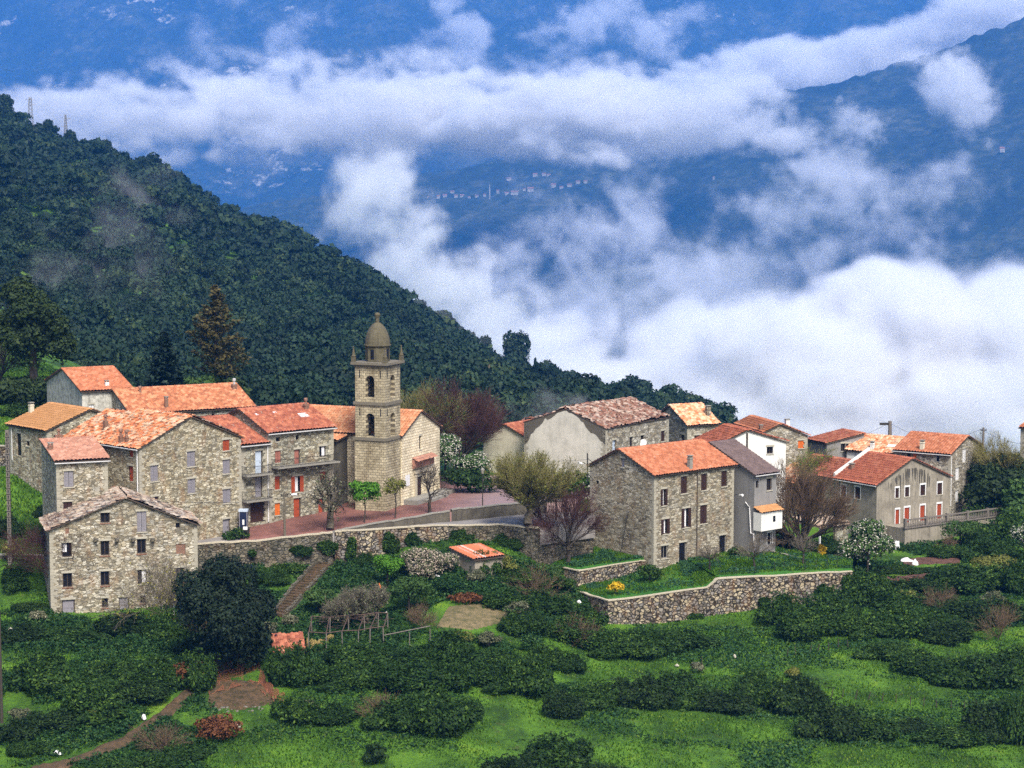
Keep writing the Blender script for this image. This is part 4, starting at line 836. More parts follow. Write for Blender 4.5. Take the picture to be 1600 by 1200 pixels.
def paving():
    n=N('red_brown_paving'); p=n.wp(); b=n.nd('ShaderNodeTexBrick',{'Vector':p,'Scale':1.0,'Color1':(.13,.055,.045,1),'Color2':(.175,.075,.06,1),'Mortar':(.1,.07,.06,1),'Mortar Size':.02,'Brick Width':.4,'Row Height':.25})
    f=n.noise(p,.35,5,.6); c=n.mix(.8,b.outputs[0],n.ramp(f,[(.3,(.6,.6,.65)),(.6,(1.25,1.2,1.2))]),'MULTIPLY')
    s=n.nd('ShaderNodeSeparateXYZ',{0:p}); m=n.rng(n.ma('ADD',s.outputs[0],n.ma('MULTIPLY',f,3)),-7,-1); c=n.mix(n.ma('MULTIPLY',m,.6),c,(.26,.2,.2)); return n.done(c,.6)
def asphalt():
    n=N('worn_road'); p=n.wp(); f=n.noise(p,.5,5,.6); g=n.noise(p,12,3); return n.done(n.mix(.4,n.ramp(f,[(.35,(.15,.14,.135)),(.65,(.23,.215,.205))]),n.mix(g,(.6,.6,.6),(1.4,1.4,1.4)),'MULTIPLY'),.8)
def soil(nm,a,b):
    n=N(nm); p=n.wp(); f=n.noise(p,1.6,6,.7); n.bump(f,1,.2); return n.done(n.ramp(f,[(.35,a),(.65,b)]),.95)
M['soil']=soil('dug_soil',(.05,.025,.018),(.12,.06,.045)); M['dry']=soil('dry_earth',(.06,.06,.025),(.17,.13,.07)); M['track']=soil('reddish_track',(.03,.026,.013),(.10,.062,.034))
RF=[(120,204,-3.3),(200,203.5,-2.8),(308,202,-1.75),(400,203.5,-1.7),(500,204.8,-1.2),(540,205.3,-1.0),(640,208.5,-1.1),(780,209,-1.0),(842,206.8,-1.0),(930,213,-1.35)]
RB=[(120,208,-3.1),(200,207.5,-2.6),(308,206.5,-1.7),(400,206.8,-1.55),(500,207,-1.05),(520,206.6,-1.05),(640,210.4,-1.15),(740,214,-1.1),(840,217,-1.0),(930,219,-1.0)]
ribbon('road',RF,RB,asphalt(),60,5)
PF=[(375,204.6,-1.66),(440,205.0,-1.4),(515,205.9,-1.02),(640,210.55,-.35),(740,214.3,-.1),(840,217.3,0),(905,218.8,0)]
PB=[(375,216,-.7),(440,218,-.4),(515,224,-.15),(640,238,0),(740,238,0),(840,238,0),(905,238,0)]
ribbon('square',PF,PB,paving(),50,12)
def retwall(name,label,cat,pts,zb,th_,mat,cope='coping',group=None,co=.1):
    """pts (px,py_top,Y)"""
    P=[at(*p) for p in pts]; P=dens(P,(len(P)-1)*5+1); t=empty(name,(P[0][0],P[0][1],zb),label,cat,group)
    a=MB(); b=MB(); u=0; rr=random.Random(len(label))
    P=[p+np.array((0,0,rr.uniform(-.05,.05))) for p in P]
    for p,q_ in zip(P[:-1],P[1:]):
        d=q_-p; Lh=np.hypot(d[0],d[1]); n=np.array((d[1],-d[0],0))/Lh
        if n[1]>0: n=-n
        f=lambda x,k,z:np.array((x[0]-n[0]*k,x[1]-n[1]*k,z))
        for k0,s in ((0,1),(th_,-1)):
            quad=[f(p,k0,zb),f(q_,k0,zb),f(q_,k0,q_[2]),f(p,k0,p[2])]; uv=[(u,zb),(u+Lh,zb),(u+Lh,q_[2]),(u,p[2])]
            if (np.cross(quad[1]-quad[0],quad[3]-quad[0])@n)*s<0: quad,uv=quad[::-1],uv[::-1]
            a.poly(quad,uv)
        z0=p[2]; z1=q_[2]
        for (A0,B0) in ((f(p,-.06,z0+.003),f(q_,-.06,z1+.003)),):
            C_=f(q_,th_+.06,z1+.003); D_=f(p,th_+.06,z0+.003); up=np.array((0,0,co))
            b.poly([A0+up,B0+up,C_+up,D_+up],[(u,0),(u+Lh,0),(u+Lh,.5),(u,.5)]); b.poly([A0,B0,B0+up,A0+up],[(u,0),(u+Lh,0),(u+Lh,.1),(u,.1)]); b.poly([D_+up,C_+up,C_,D_],[(u,0),(u+Lh,0),(u+Lh,.1),(u,.1)]); b.poly([D_,C_,B0,A0])
        u+=Lh
    for p,s in ((P[0],0),(P[-1],1)):
        q_=P[1] if s==0 else P[-2]; d=(q_-p)*(1 if s==0 else -1); n=np.array((d[1],-d[0],0))/np.hypot(d[0],d[1]); 
        if n[1]>0: n=-n
        a.poly([p*[1,1,0]+(0,0,zb),p*[1,1,0]-n*th_+(0,0,zb),p-n*th_,p],[(0,zb),(th_,zb),(th_,p[2]),(0,p[2])])
    a.build('wall_face',M[mat],t); b.build('coping',M[cope],t); return t
def top_at(L): return [(q_,proj(*pz(q_,Y,z))[1],Y) for q_,Y,z in L]
retwall('retaining_wall','grey stone retaining wall under the road, between the abandoned house and the steep steps','wall',top_at([(306,201.8,-1.6),(400,203.3,-1.55),(500,204.6,-1.05),(520,204.9,-.95)]),-8,.5,'stoneD')
retwall('retaining_wall','ivy grown stone retaining wall under the road, right of the steep steps','wall',top_at([(523,204.95,-.9),(543,205,-.87),(640,208.2,-.95),(700,208.6,-.9)]),-9,.5,'stoneT')
retwall('retaining_wall','dark mossy retaining wall under the road behind the rusty roofed shed','wall',top_at([(701,208.6,-.9),(780,208.7,-.85),(840,206.5,-.85)]),-9,.5,'stoneD')
retwall('parapet_wall','low weathered parapet between the church square and the sloping road, left piece','wall',[(512,835,205.6),(540,827,206.2),(600,817,208.6),(640,810,210.4),(703,799,212.8)],-2.5,.35,'pl_dark','conc')
retwall('parapet_wall','low weathered parapet along the road, right piece ending behind the big budding lime tree','wall',[(706,797,213),(740,794,214.2),(840,784,217.2),(880,782,218.4)],-2.5,.35,'pl_dark','conc')
retwall('garden_wall','stone wall below the big budding lime tree','wall',[(841,835,207.0),(927,821,213.2)],-8,.5,'stoneD','coping')
ribbon('lawn',[(838,210.6,-4.6),(903,205.9,-4.6),(1006,211,-4.6)],[(838,217,-4.55),(903,218,-4.5),(1006,219,-4.5)],M['lawn'],24,6)
ribbon('lawn',[(905,204.9,-6.5),(950,200.4,-6.5),(1095,204.0,-6.2),(1118,204.7,-5.5),(1122,204.8,-5.4)],[(905,212.5,-6.4),(950,213,-6.3),(1040,213,-5.35),(1085,214,-5.18),(1122,214.5,-5.24)],M['lawn'],30,8)
ribbon('lawn',[(1118,204.9,-5.2),(1200,206.4,-5.2),(1332,209,-5.25)],[(1060,216,-5.05),(1160,222,-5.0),(1332,219,-6.2)],M['lawn'],40,10)
retwall('terrace_wall','upper dry stone terrace wall around the small lawn below the dark bare tree','wall',[(833,877,210.8),(903,893,205.6),(998,877,210.6),(1012,876,211)],-9,.5,'stoneT')
retwall('terrace_wall','long pale coped dry stone terrace wall above the meadow','wall',[(903,925,204.5),(950,940,200),(1105,919,204),(1122,905,204.4),(1230,899,206.6),(1332,893,208.7)],-13,.5,'stoneT')
retwall('field_wall','dark stone wall beside the leftmost grassy bank','wall',[(-60,868,201),(26,868,201.5),(78,869,202)],-8,.5,'stoneD','conc')
retwall('field_wall','rubble wall above the grassy bank at the left edge','wall',[(-60,692,226),(16,699,224)],1,.5,'stoneT','coping')
retwall('garden_wall','low dark edging wall across the lawn beside the white bay','wall',[(1192,858,219),(1240,871,216),(1305,887,212)],-8,.35,'stoneD','conc',co=.06)
# earth strips and beds
def patch(name,L,mat,k=30,lift=.1):
    A_,B_=L; a=dens([(*p,0) for p in A_],k)[:,:2]; b=dens([(*p,0) for p in B_],k)[:,:2]; P=np.zeros((k,7,3))
    for i in range(k):
        for j in range(7):
            s=j/6; p=a[i]*(1-s)+b[i]*s; P[i,j]=hit(*p)+np.array((0,0,lift if 0<j<6 else -.12))
    return tag(link(name,gridmesh(name,P,[mat])),kind='structure')
patch('soil_bed',[[(1362,912),(1410,916),(1465,908)],[(1362,900),(1410,899),(1470,893)]],M['soil'])
patch('soil_bed',[[(1400,890),(1440,884),(1500,882)],[(1410,874),(1440,870),(1500,870)]],M['soil'])
patch('dry_ground',[[(680,985),(740,990),(795,975)],[(705,945),(750,940),(790,945)]],M['dry'])
patch('soil_bank',[[(322,1112),(372,1116),(432,1104)],[(334,1060),(375,1058),(420,1066)]],M['track'])
patch('path',[[(62,1215),(120,1200),(200,1170),(260,1130),(310,1085),(330,1050)],[(45,1200),(110,1186),(190,1152),(245,1115),(298,1070),(322,1038)]],M['track'],50,.12)
# steep stair beside the retaining wall
def railpts(L): return [hit(*p) for p in L]
ST=empty('stone_steps',tuple(hit(480,910)),'steep worn stone steps climbing from the gardens to the road','steps')
LA=dens(railpts([(428,962),(458,925),(490,890),(520,856)]),30); LB=dens(railpts([(446,967),(480,930),(512,893),(540,858)]),30)
mb=MB()
for i in range(29):
    z=max(LA[i][2],LB[i][2])+.25; a,b,c,d=LA[i],LB[i],LB[i+1],LA[i+1]
    T=[np.array((x[0],x[1],z)) for x in(a,b,c,d)]; mb.poly(T); lo=[np.array((x[0],x[1],z-.9)) for x in(a,b)]; mb.poly([lo[0],lo[1],T[1],T[0]])
mb.build('tread',M['track'],ST)
for LL,nm in ((LA,0),(LB,1)):
    mb=MB(); rr=random.Random(nm)
    for i in range(29):
        p,q_=LL[i],LL[i+1]; d=(q_-p)*[1,1,0]; n=np.array((-d[1],d[0],0))/np.linalg.norm(d)
        mb.box(p+(0,0,-.6),d*.97,n*.3,(0,0,1.0+rr.uniform(-.1,.15)))
    mb.build('side_wall',M['stoneD'],ST)
# ================================================================ vegetation
def quads(P,Nn,sz,rs,asp=1.6):
    """n leaf clumps at P facing about Nn"""
    n=len(P); r=rs.randn(n,3); T=np.cross(Nn,r); T/=np.linalg.norm(T,axis=1,keepdims=True)+1e-9; B=np.cross(Nn,T)
    s=(sz*(.6+.8*rs.rand(n)))[:,None] if np.isscalar(sz) else (sz*(.6+.8*rs.rand(n)))[:,None]
    c=rs.uniform(-.35,.35,(n,1))*s*Nn
    V=np.stack([P-T*s*.5*asp,P-B*s*.5+c,P+T*s*.5*asp,P+B*s*.5+c],1).reshape(-1,3)
    return V
def leaves(name,lobes,n,sz,mat,seed=1,parent=None,zmin=None,jit=.55,fill=.25,asp=1.6,loc=(0,0,0)):
    rs=np.random.RandomState(seed); lb=np.array(lobes,float)  # x y z rx ry rz
    w_=(lb[:,3]*lb[:,4]+lb[:,3]*lb[:,5]+lb[:,4]*lb[:,5]); w_/=w_.sum(); k=rs.choice(len(lb),n,p=w_); L=lb[k]
    d=rs.randn(n,3); d/=np.linalg.norm(d,axis=1,keepdims=True); d[:,2]=np.where((d[:,2]<-.3)&(rs.rand(n)<.6),-d[:,2],d[:,2])
    rr=1-fill*rs.rand(n)**1.5; bump_=1+.12*np.sin(d[:,0]*9+k)+.1*np.sin(d[:,1]*11+d[:,2]*7+k*2)
    P=L[:,:3]+d*L[:,3:]*(rr*bump_)[:,None]
    Nn=d+rs.randn(n,3)*jit+np.array((0,0,.25)); Nn/=np.linalg.norm(Nn,axis=1,keepdims=True)
    if zmin is not None: keep=P[:,2]>zmin; P,Nn=P[keep],Nn[keep]
    V=quads(P,Nn,sz,rs,asp); m=len(P); f=np.arange(m*4).reshape(m,4)
    return link(name,mesh_np(name,V,f,[mat],attr=rs.rand(m)),parent,loc)
M['oak']=leafmat('holm_oak_leaves',(.010,.022,.008),(.028,.05,.014),(.05,.075,.02))
M['forest']=leafmat('maquis_canopy',(.003,.008,.006),(.014,.034,.016),(.05,.075,.024),.1,(.075,.058,.035))
M['bram']=leafmat('bramble_leaves',(.006,.018,.004),(.024,.062,.008),(.095,.165,.022))
M['bramd']=leafmat('dark_bramble_leaves',(.005,.013,.004),(.016,.04,.007),(.06,.11,.017))
M['laurel']=leafmat('laurel_leaves',(.004,.009,.005),(.010,.022,.010),(.02,.035,.014),.1)
M['fir']=leafmat('fir_needles',(.004,.010,.009),(.010,.026,.018),(.04,.065,.04),.1)
M['pine']=leafmat('rusty_pine_needles',(.05,.05,.018),(.11,.088,.03),(.08,.10,.035),.35)
M['lime']=leafmat('fresh_leaves',(.04,.12,.01),(.09,.23,.02),(.14,.30,.04),.4)
M['bud']=leafmat('budding_leaves',(.09,.10,.02),(.17,.18,.04),(.25,.24,.06),.35)
M['olive']=leafmat('grey_green_leaves',(.05,.06,.03),(.12,.13,.07),(.3,.28,.2),.3)
M['yell']=leafmat('yellow_green_leaves',(.14,.14,.02),(.26,.24,.04),None,.3)
M['blos']=leafmat('white_blossom',(.35,.32,.26),(.6,.58,.5),None,.3); M['pink']=leafmat('pale_pink_blossom',(.25,.19,.14),(.5,.42,.34),None,.3)
M['mid']=leafmat('mid_green_leaves',(.02,.05,.012),(.05,.10,.022),(.09,.13,.03),.25)
M['weed']=leafmat('weed_leaves',(.007,.026,.008),(.026,.075,.016),(.09,.145,.035),.3)
M['dryl']=leafmat('dead_bracken',(.07,.025,.012),(.14,.055,.02),None,.2); M['fyel']=leafmat('yellow_flowers',(.4,.25,.01),(.6,.4,.02),None,.2)
M['twr']=flat('reddish_twigs',(.065,.03,.027),.9,.3,3); M['twb']=flat('brown_twigs',(.12,.08,.05),.9,.3,3); M['twy']=flat('olive_twigs',(.17,.15,.055),.9,.3,3); M['twg']=flat('grey_twigs',(.13,.11,.085),.9,.3,3); M['twd']=flat('dark_twigs',(.085,.055,.045),.9,.3,3)
def crown_lobes(rx,ry,rz,k,seed,sm=.45):
    rr=random.Random(seed); L=[(0,0,0,rx*.72,ry*.72,rz*.72)]
    for i in range(k):
        th=rr.uniform(0,6.28); ph=math.asin(rr.uniform(-.5,1)); d=(math.cos(th)*math.cos(ph),math.sin(th)*math.cos(ph),math.sin(ph)); s=rr.uniform(.7,1.25)*sm
        L.append((d[0]*rx*(1-sm*.7),d[1]*ry*(1-sm*.7),d[2]*rz*(1-sm*.7),rx*s,ry*s,rz*s*.8))
    return L
def prisms(segs,sides=3):
    s=np.array(segs,float); a,b,r0,r1=s[:,:3],s[:,3:6],s[:,6:7],s[:,7:8]; d=b-a; d/=np.linalg.norm(d,axis=1,keepdims=True)+1e-9
    ref=np.where(np.abs(d[:,2:3])<.9,np.array([[0,0,1.]]),np.array([[0,1.,0]])); x=np.cross(d,ref); x/=np.linalg.norm(x,axis=1,keepdims=True); y=np.cross(d,x); V=[]
    for p,r in ((a,r0),(b,r1)):
        for k in range(sides):
            t=2*math.pi*k/sides; V.append(p+r*(math.cos(t)*x+math.sin(t)*y))
    V=np.stack(V,1); n=len(s); V=V.reshape(-1,3); base=np.arange(n)[:,None]*2*sides
    return V,np.concatenate([base+np.array([[k,(k+1)%sides,sides+(k+1)%sides,sides+k]]) for k in range(sides)],0)
def grow(rr,p,d,L,r,lev,out,tw,P):
    """recursive limbs; out thick wood, tw twigs"""
    n=3 if lev<P['lev'] else 2; cur=np.array(p,float); d=np.array(d,float)
    for i in range(n):
        d=d+np.array([rr.gauss(0,P['wob']) for _ in range(3)])+np.array((0,0,P['up'])); d/=np.linalg.norm(d)
        nx=cur+d*L/n; r1=r*(1-.45*(i+1)/n) ; r0=r*(1-.45*i/n)
        (out if lev<P['lev']-1 else tw).append((*cur,*nx,r0,r1)); cur=nx
        if lev<P['lev'] and i>=P.get('fst',1)-1:
            for _ in range(P['kid'] if i==n-1 else P['side']):
                a=rr.uniform(*P['ang']); ax=np.array([rr.gauss(0,1) for _ in range(3)]); ax-=ax@d*d; ax/=np.linalg.norm(ax)
                nd=d*math.cos(a)+ax*math.sin(a); grow(rr,cur,nd,L*rr.uniform(*P['len']),r1*.62,lev+1,out,tw,P)
def bare_tree(name,label,base,H,trunk,r,P,tmat,wmat,seed,nl=6,spread=.9,leaf=None,group=None,cat='tree',lean=(0,0),rl=.5,rmin=.012):
    rr=random.Random(seed); out=[];tw=[]; t=empty(name,tuple(base),label,cat,group); top=np.array((lean[0],lean[1],trunk))
    K=4; pr=np.zeros(3)
    for i in range(K):
        nx=top*(i+1)/K+np.array((rr.gauss(0,r*.3),rr.gauss(0,r*.3),0)); out.append((*pr,*nx,r*(1.25-.35*i/K),r*(1.25-.35*(i+1)/K))); pr=nx
    for k in range(nl):
        a=6.283*k/nl+rr.uniform(-.3,.3); e=rr.uniform(1-spread,1) if k else 1.0
        e=rr.uniform(.02,1)**.7 if spread>1 else e
        h=math.cos(math.asin(min(.99,e))) ; d=np.array((math.cos(a)*h,math.sin(a)*h,e)); d/=np.linalg.norm(d)
        st=pr-np.array((0,0,rr.uniform(0,trunk*.12)))
        grow(rr,st,d,(H-trunk)*rl*rr.uniform(.8,1.1),r*.5,1,out,tw,P)
    V,f=prisms([o for o in out],5); link('trunk',mesh_np('trunk',V,f,[tmat]),t)
    if tw:
        tw=[(*s[:6],max(s[6],rmin),max(s[7],rmin*.7)) for s in tw]; V,f=prisms(tw,3); link('crown',mesh_np('crown',V,f,[wmat]),t)
        if leaf:
            mat,n,sz=leaf; rs=np.random.RandomState(seed); s=np.array(tw); ends=s[rs.randint(0,len(s),n)]; u=rs.rand(n,1); Pp=ends[:,:3]*(1-u)+ends[:,3:6]*u+rs.randn(n,3)*sz*.7
            Nn=rs.randn(n,3)+np.array((0,0,.5)); Nn/=np.linalg.norm(Nn,axis=1,keepdims=True); V=quads(Pp,Nn,sz,rs); link('foliage',mesh_np('foliage',V,np.arange(n*4).reshape(n,4),[mat],attr=rs.rand(n)),t)
    return t
def leafy_tree(name,label,base,H,crown,tr,n,sz,mat,seed,group=None,cat='tree',cz=None,lobes=9,sm=.45,trunkmat='barkd',fill=.3,parent_lobes=None):
    rx,ry,rz=crown; t=empty(name,tuple(base),label,cat,group); c=cz if cz is not None else H-rz
    mb=MB(); rr=random.Random(seed); mb.tube([(0,0,-.5),(rr.gauss(0,.1),0,c*.5),(0,0,c),(0,0,c+rz*.3)],[tr*1.2,tr,tr*.8,tr*.4],7)
    for k in range(5):
        a=rr.uniform(0,6.28); mb.tube([(0,0,c*rr.uniform(.55,.95)),(math.cos(a)*rx*.5,math.sin(a)*ry*.5,c+rz*rr.uniform(-.2,.4))],[tr*.5,tr*.2],5)
    m=mb.build('trunk',M[trunkmat]); m.parent=t
    L=[(x,y,z+c,a,b,d) for x,y,z,a,b,d in (parent_lobes or crown_lobes(rx,ry,rz,lobes,seed,sm))]
    leaves('crown',L,n,sz,mat,seed,t,zmin=.05,fill=fill); return t
def G_(px,py): return hit(px,py)
# ---- wooded hill: one mass
rs=np.random.RandomState(7); sp=6.2; ys=np.arange(330,1165,sp); allV=[];allR=[]; pts=[]
for y in ys:
    x0,x1=(-75-800)/F*y,(1330-800)/F*y; xs=np.arange(x0,x1,sp)
    xs=xs+rs.uniform(-.45,.45,len(xs))*sp; yy=y+rs.uniform(-.45,.45,len(xs))*sp; pts.append(np.stack([xs,yy],-1))
pts=np.concatenate(pts); q_=800+F*pts[:,0]/pts[:,1]; Yr=np.interp(q_,RID[:,0],RID[:,2]); pts=pts[(pts[:,1]<Yr+10)]; q_=800+F*pts[:,0]/pts[:,1]
zz=ground_z(pts[:,0],pts[:,1]); _,py_=proj(pts[:,0],pts[:,1],zz); pts=np.c_[pts,zz]
clear=(fbm(pts[:,0]/32,pts[:,1]/32,pts[:,0]*0,3,91)>.66)
keep=(py_<790)&~(clear&(rs.rand(len(pts))<.75)); pts=pts[keep]
R=2.0+3.9*rs.rand(len(pts))**1.8; near=np.clip(600/pts[:,1],.55,1.25)
tmpl=[]
for s in range(20):
    r2=np.random.RandomState(100+s); n=(260,850)[s//10]; lsz=(.25,.125)[s//10]; lb=np.array(crown_lobes(1,1,.85,7,s,.5)); w_=lb[:,3]**2; w_/=w_.sum(); k=r2.choice(len(lb),n,p=w_)
    d=r2.randn(n,3); d/=np.linalg.norm(d,axis=1,keepdims=True); d[:,2]=np.where(d[:,2]<-.1,-d[:,2]*.6,d[:,2]); P=lb[k,:3]+d*lb[k,3:]*(1-.15*r2.rand(n,1)); Nn=d+r2.randn(n,3)*.45; Nn/=np.linalg.norm(Nn,axis=1,keepdims=True)
    tmpl.append((quads(P,Nn,lsz,r2,1.4).reshape(n,4,3),r2.rand(n)))
ti=rs.randint(0,10,len(pts))+np.where(pts[:,1]<640,10,0)
for s in range(20):
    m=np.where(ti==s)[0]; V,rn=tmpl[s]; a=rs.rand(len(m))*6.28; ca,sa=np.cos(a)[:,None,None],np.sin(a)[:,None,None]; X=V[None,...,0]*ca-V[None,...,1]*sa; Yv=V[None,...,0]*sa+V[None,...,1]*ca
    W=np.stack([X*R[m][:,None,None]+pts[m,0][:,None,None],Yv*R[m][:,None,None]+pts[m,1][:,None,None],V[None,...,2]*(R[m]*1.1)[:,None,None]+(pts[m,2]+R[m]*.95)[:,None,None]],-1)
    allV.append(W.reshape(-1,3)); allR.append((rn[None,:]*.35+rs.rand(len(m))[:,None]*.65).ravel())
V=np.concatenate(allV); at_=np.concatenate(allR)
tag(link('forest',mesh_np('forest',V,np.arange(len(V)).reshape(-1,4),[M['forest']],attr=at_)),kind='stuff')
NFOREST=len(pts)
# ---- skyline trees on the wooded shoulder
def sky_tree(px,pb,w_,h_,Y,label,seed,name='holm_oak',mat='forest'):
    x=(px-800)/F*Y; z=float(ground_z(x,Y)); b=np.array((x,Y,z)); s=Y/F; top=at(px,pb-h_,Y)[2]; H_=max(top-z,h_*s); rz=H_*.5
    leafy_tree(name,label,b,H_,(w_*s/2,w_*s/2,rz),.35,6500,.36*max(1,w_*s/8),M[mat],seed,'trees standing out on the skyline')
for a in [(805,565,58,50,722,'big umbrella shaped oak alone on the skyline of the wooded shoulder',1),(757,556,26,32,745,'small round oak just left of the big skyline oak',2),(988,632,72,44,600,'broad round oak on the ridge above the ruined brown roof',3),
 (938,628,20,30,615,'slender light tree on the ridge, left of the broad round oak',4),(962,630,18,22,610,'small bush of a tree close beside the broad round oak',5),(1040,640,44,28,590,'low tree just right of the broad round oak',6),(1088,652,38,38,575,'ragged tree on the ridge behind the streaky orange roof',7),(1130,664,40,30,560,'pale misty tree farthest right on the wooded ridge',8),
 (878,606,14,20,660,'tiny upright tree on the slope of the ridge line',9),(893,608,12,16,655,'tiny dark tree beside the upright one on the ridge line',10),(836,585,8,22,690,'thin pole of a tree on the slope below the big skyline oak',11)]: sky_tree(*a)
for a in [(8,174,40,28,1042,'dome shaped tree on the summit at the left edge',12),(78,205,24,20,1030,'round tree between the two pylons, taller one',13),(66,203,12,14,1032,'tiny tree right of the first pylon',14),(112,220,28,18,1022,'tree just right of the second pylon',15),(136,232,18,20,1015,'egg shaped tree on the ridge',16),
 (163,240,30,24,1005,'wide tree on the ridge below the pylons',17),(185,250,18,18,1000,'first of two twin round trees on the ridge',18),(198,252,16,18,996,'second of two twin round trees on the ridge',19),(225,262,14,20,985,'narrow dark tree before the ridge steps down',20),(242,266,26,22,978,'round tree where the ridge steps down',21)]: sky_tree(*a)
# ---- trees of the village
O_=G_(52,612); leafy_tree('holm_oak','large dark green oak standing left of the highest orange roof',np.array((at(52,600,250)[0],250,6)),16.0,(4.8,4.8,6.0),.5,17000,.31,M['oak'],31,lobes=16,sm=.36,cz=9.8)
leafy_tree('shrub','dark evergreen shrubs massed at the foot of the large oak on the left',np.array((at(52,600,249)[0],249,5)),6,(5.0,2.6,3.0),.2,4500,.3,M['oak'],33)
P1=dict(lev=4,wob=.14,up=.05,kid=3,side=2,ang=(.3,.8),len=(.6,.85))
bare_tree('bare_tree','brownish bare tree at the left edge beside the dark oak',np.array((at(2,600,256)[0],256,7)),10,3,.22,P1,M['barkd'],M['twd'],32,7,.8,rl=.45)
def fir(label,px,ptop,wpx,Y,zb,seed,mat,name='fir_tree',bare=.0,dr=-.28,n_=120,sz=.5):
    b=np.array((at(px,600,Y)[0],Y,zb)); H_=at(px,ptop,Y)[2]-zb; t=empty(name,tuple(b),label,'tree'); mb=MB(); mb.tube([(0,0,-.5),(0,0,H_*.5),(0,0,H_*.97)],[.28,.18,.04],7); x=mb.build('trunk',M['twr' if bare else 'barkd']); x.parent=t
    rs=np.random.RandomState(seed); Rb=wpx/F*Y/2; P=[];Nn=[]
    nb=n_
    for i in range(nb):
        f=i/nb; z0=H_*(bare+(1-bare)*f**.9); R_=Rb*(1-f)**.75*(rs.uniform(.75,1.12)) if not bare else Rb*min(1,(1-f)*1.6)**.8*rs.uniform(.45,1.15)
        a=rs.rand()*6.28; m=int(10+R_*16); u=rs.rand(m)**.7; px_=np.stack([np.cos(a)*R_*u,np.sin(a)*R_*u,z0+R_*u*dr+R_*.25*u*u+0*u],-1)+rs.randn(m,3)*np.array((.16,.16,.09))*(1+R_*.12)
        P.append(px_); Nn.append(np.tile([0,0,1.],(m,1))+rs.randn(m,3)*.5)
    P=np.concatenate(P);Nn=np.concatenate(Nn);Nn/=np.linalg.norm(Nn,axis=1,keepdims=True); V=quads(P,Nn,sz,rs,1.5); link('crown',mesh_np('crown',V,np.arange(len(P)*4).reshape(-1,4),[mat],attr=rs.rand(len(P))),t)
fir('dark blue green fir with a pointed top between the two highest orange roofs',257,520,88,262,3,41,M['fir'],n_=300,sz=.42)
fir('tall rusty brown pine with a bare pinkish trunk above the long roof',338,446,92,268,0,42,M['pine'],'pine_tree',.40,.05,95,.34)
leafy_tree('shrub','low brownish green shrub at the foot of the rusty pine',np.array((at(320,600,266)[0],266,4)),5,(3.2,2.2,2.2),.15,1500,.35,M['mid'],43)
leafy_tree('shrub','low dark shrub right of the rusty pine, behind the end of the long roof',np.array((at(368,600,266)[0],266,3)),5.5,(2.4,2,2.2),.15,1200,.35,M['oak'],44)
PB_=dict(lev=5,wob=.10,up=.05,kid=3,side=1,ang=(.18,.5),len=(.68,.88))
bare_tree('bare_tree','large bare reddish brown tree behind the church',pz(716,243,-.8),9.6,1.8,.34,PB_,M['barkd'],M['twr'],51,9,.75,rl=.36,rmin=.016)
bare_tree('budding_tree','bare olive green tree right behind the bell tower',pz(652,244,-.8),10.2,2.2,.25,PB_,M['bark'],M['twy'],52,7,.6,leaf=(M['mid'],1200,.16),rl=.36)
PL=dict(lev=5,wob=.09,up=.09,kid=3,side=1,ang=(.15,.5),len=(.62,.85))
bare_tree('lime_tree','big budding lime tree with a thick pale trunk at the bend of the road',pz(828,207.5,-1.1),9.2,2.4,.42,dict(PL,up=.10),M['bark'],M['twy'],53,16,1.2,leaf=(M['bud'],6500,.11),rl=.315,rmin=.011)
leafy_tree('ivy_clump','ivy grown into the middle of the big budding lime tree',pz(826,207.3,1.0),3.2,(1.8,1.5,1.3),.1,1500,.2,M['mid'],54,cat='ivy')
bare_tree('bare_tree','dark reddish bare tree on the small lawn beside the central granite house',pz(887,208,-4.6),7.6,1.8,.2,PB_,M['barkd'],M['twr'],55,8,.8,rl=.34,rmin=.01)
leafy_tree('young_tree','small round bright green tree in front of the bell tower',pz(569,209.3,-.7),4.4,(1.5,1.5,1.35),.07,2600,.17,M['lime'],56,sm=.4,lobes=12,group='young trees along the square')
leafy_tree('young_tree','small thin tree with sparse olive leaves by the church portal',pz(617,210.8,-.5),4.3,(1.2,1.2,1.3),.07,620,.15,M['bud'],57,fill=.8,group='young trees along the square')
PP=dict(lev=4,wob=.22,up=.10,kid=2,side=1,ang=(.3,.8),len=(.6,.85))
bare_tree('bare_tree','small knobbly bare tree in front of the church door',pz(672,212.8,-.25),5.3,1.9,.16,PP,M['barkd'],M['barkd'],58,6,.8,rl=.42,rmin=.02)
bare_tree('bare_tree','gnarled pollarded tree at the corner of the red shuttered house',pz(516,206.9,-.9),6.6,2.4,.34,PP,M['bark'],M['barkd'],59,8,.75,leaf=(M['olive'],500,.16),rl=.38,rmin=.02)
for i,(px,q1,q2,H_,lb) in enumerate([(1109,1109,207.5,3.0,'small pollarded tree in front of the doors of the central granite house'),(1178,1178,208.5,3.6,'small pollarded tree on the lawn in front of the blue grey annex'),(1255,1255,211.5,2.9,'low pollarded tree on the lawn near the edging wall')]):
    bare_tree('pollarded_tree',lb,pz(px,q2,-5.2),H_,1.2,.09,dict(lev=3,wob=.12,up=.06,kid=3,side=2,ang=(.2,.6),len=(.6,.9)),M['barkd'],M['twg'],61+i,9,.85,rl=.5,group='pollarded trees on the lawn')
bare_tree('bare_tree','big bare round headed tree in front of the porch',pz(1252,223,-7.8),11.2,3.0,.38,dict(PL,up=.09),M['barkd'],M['twb'],65,18,1.2,rl=.33,rmin=.013,leaf=(M['dryl'],700,.1))
bare_tree('bare_tree','thicket of bare reddish shoots against the small pink roofed house',pz(106,195,-5.4),6.6,.6,.12,PB_,M['twr'],M['twr'],66,7,.5,rl=.42,rmin=.01)
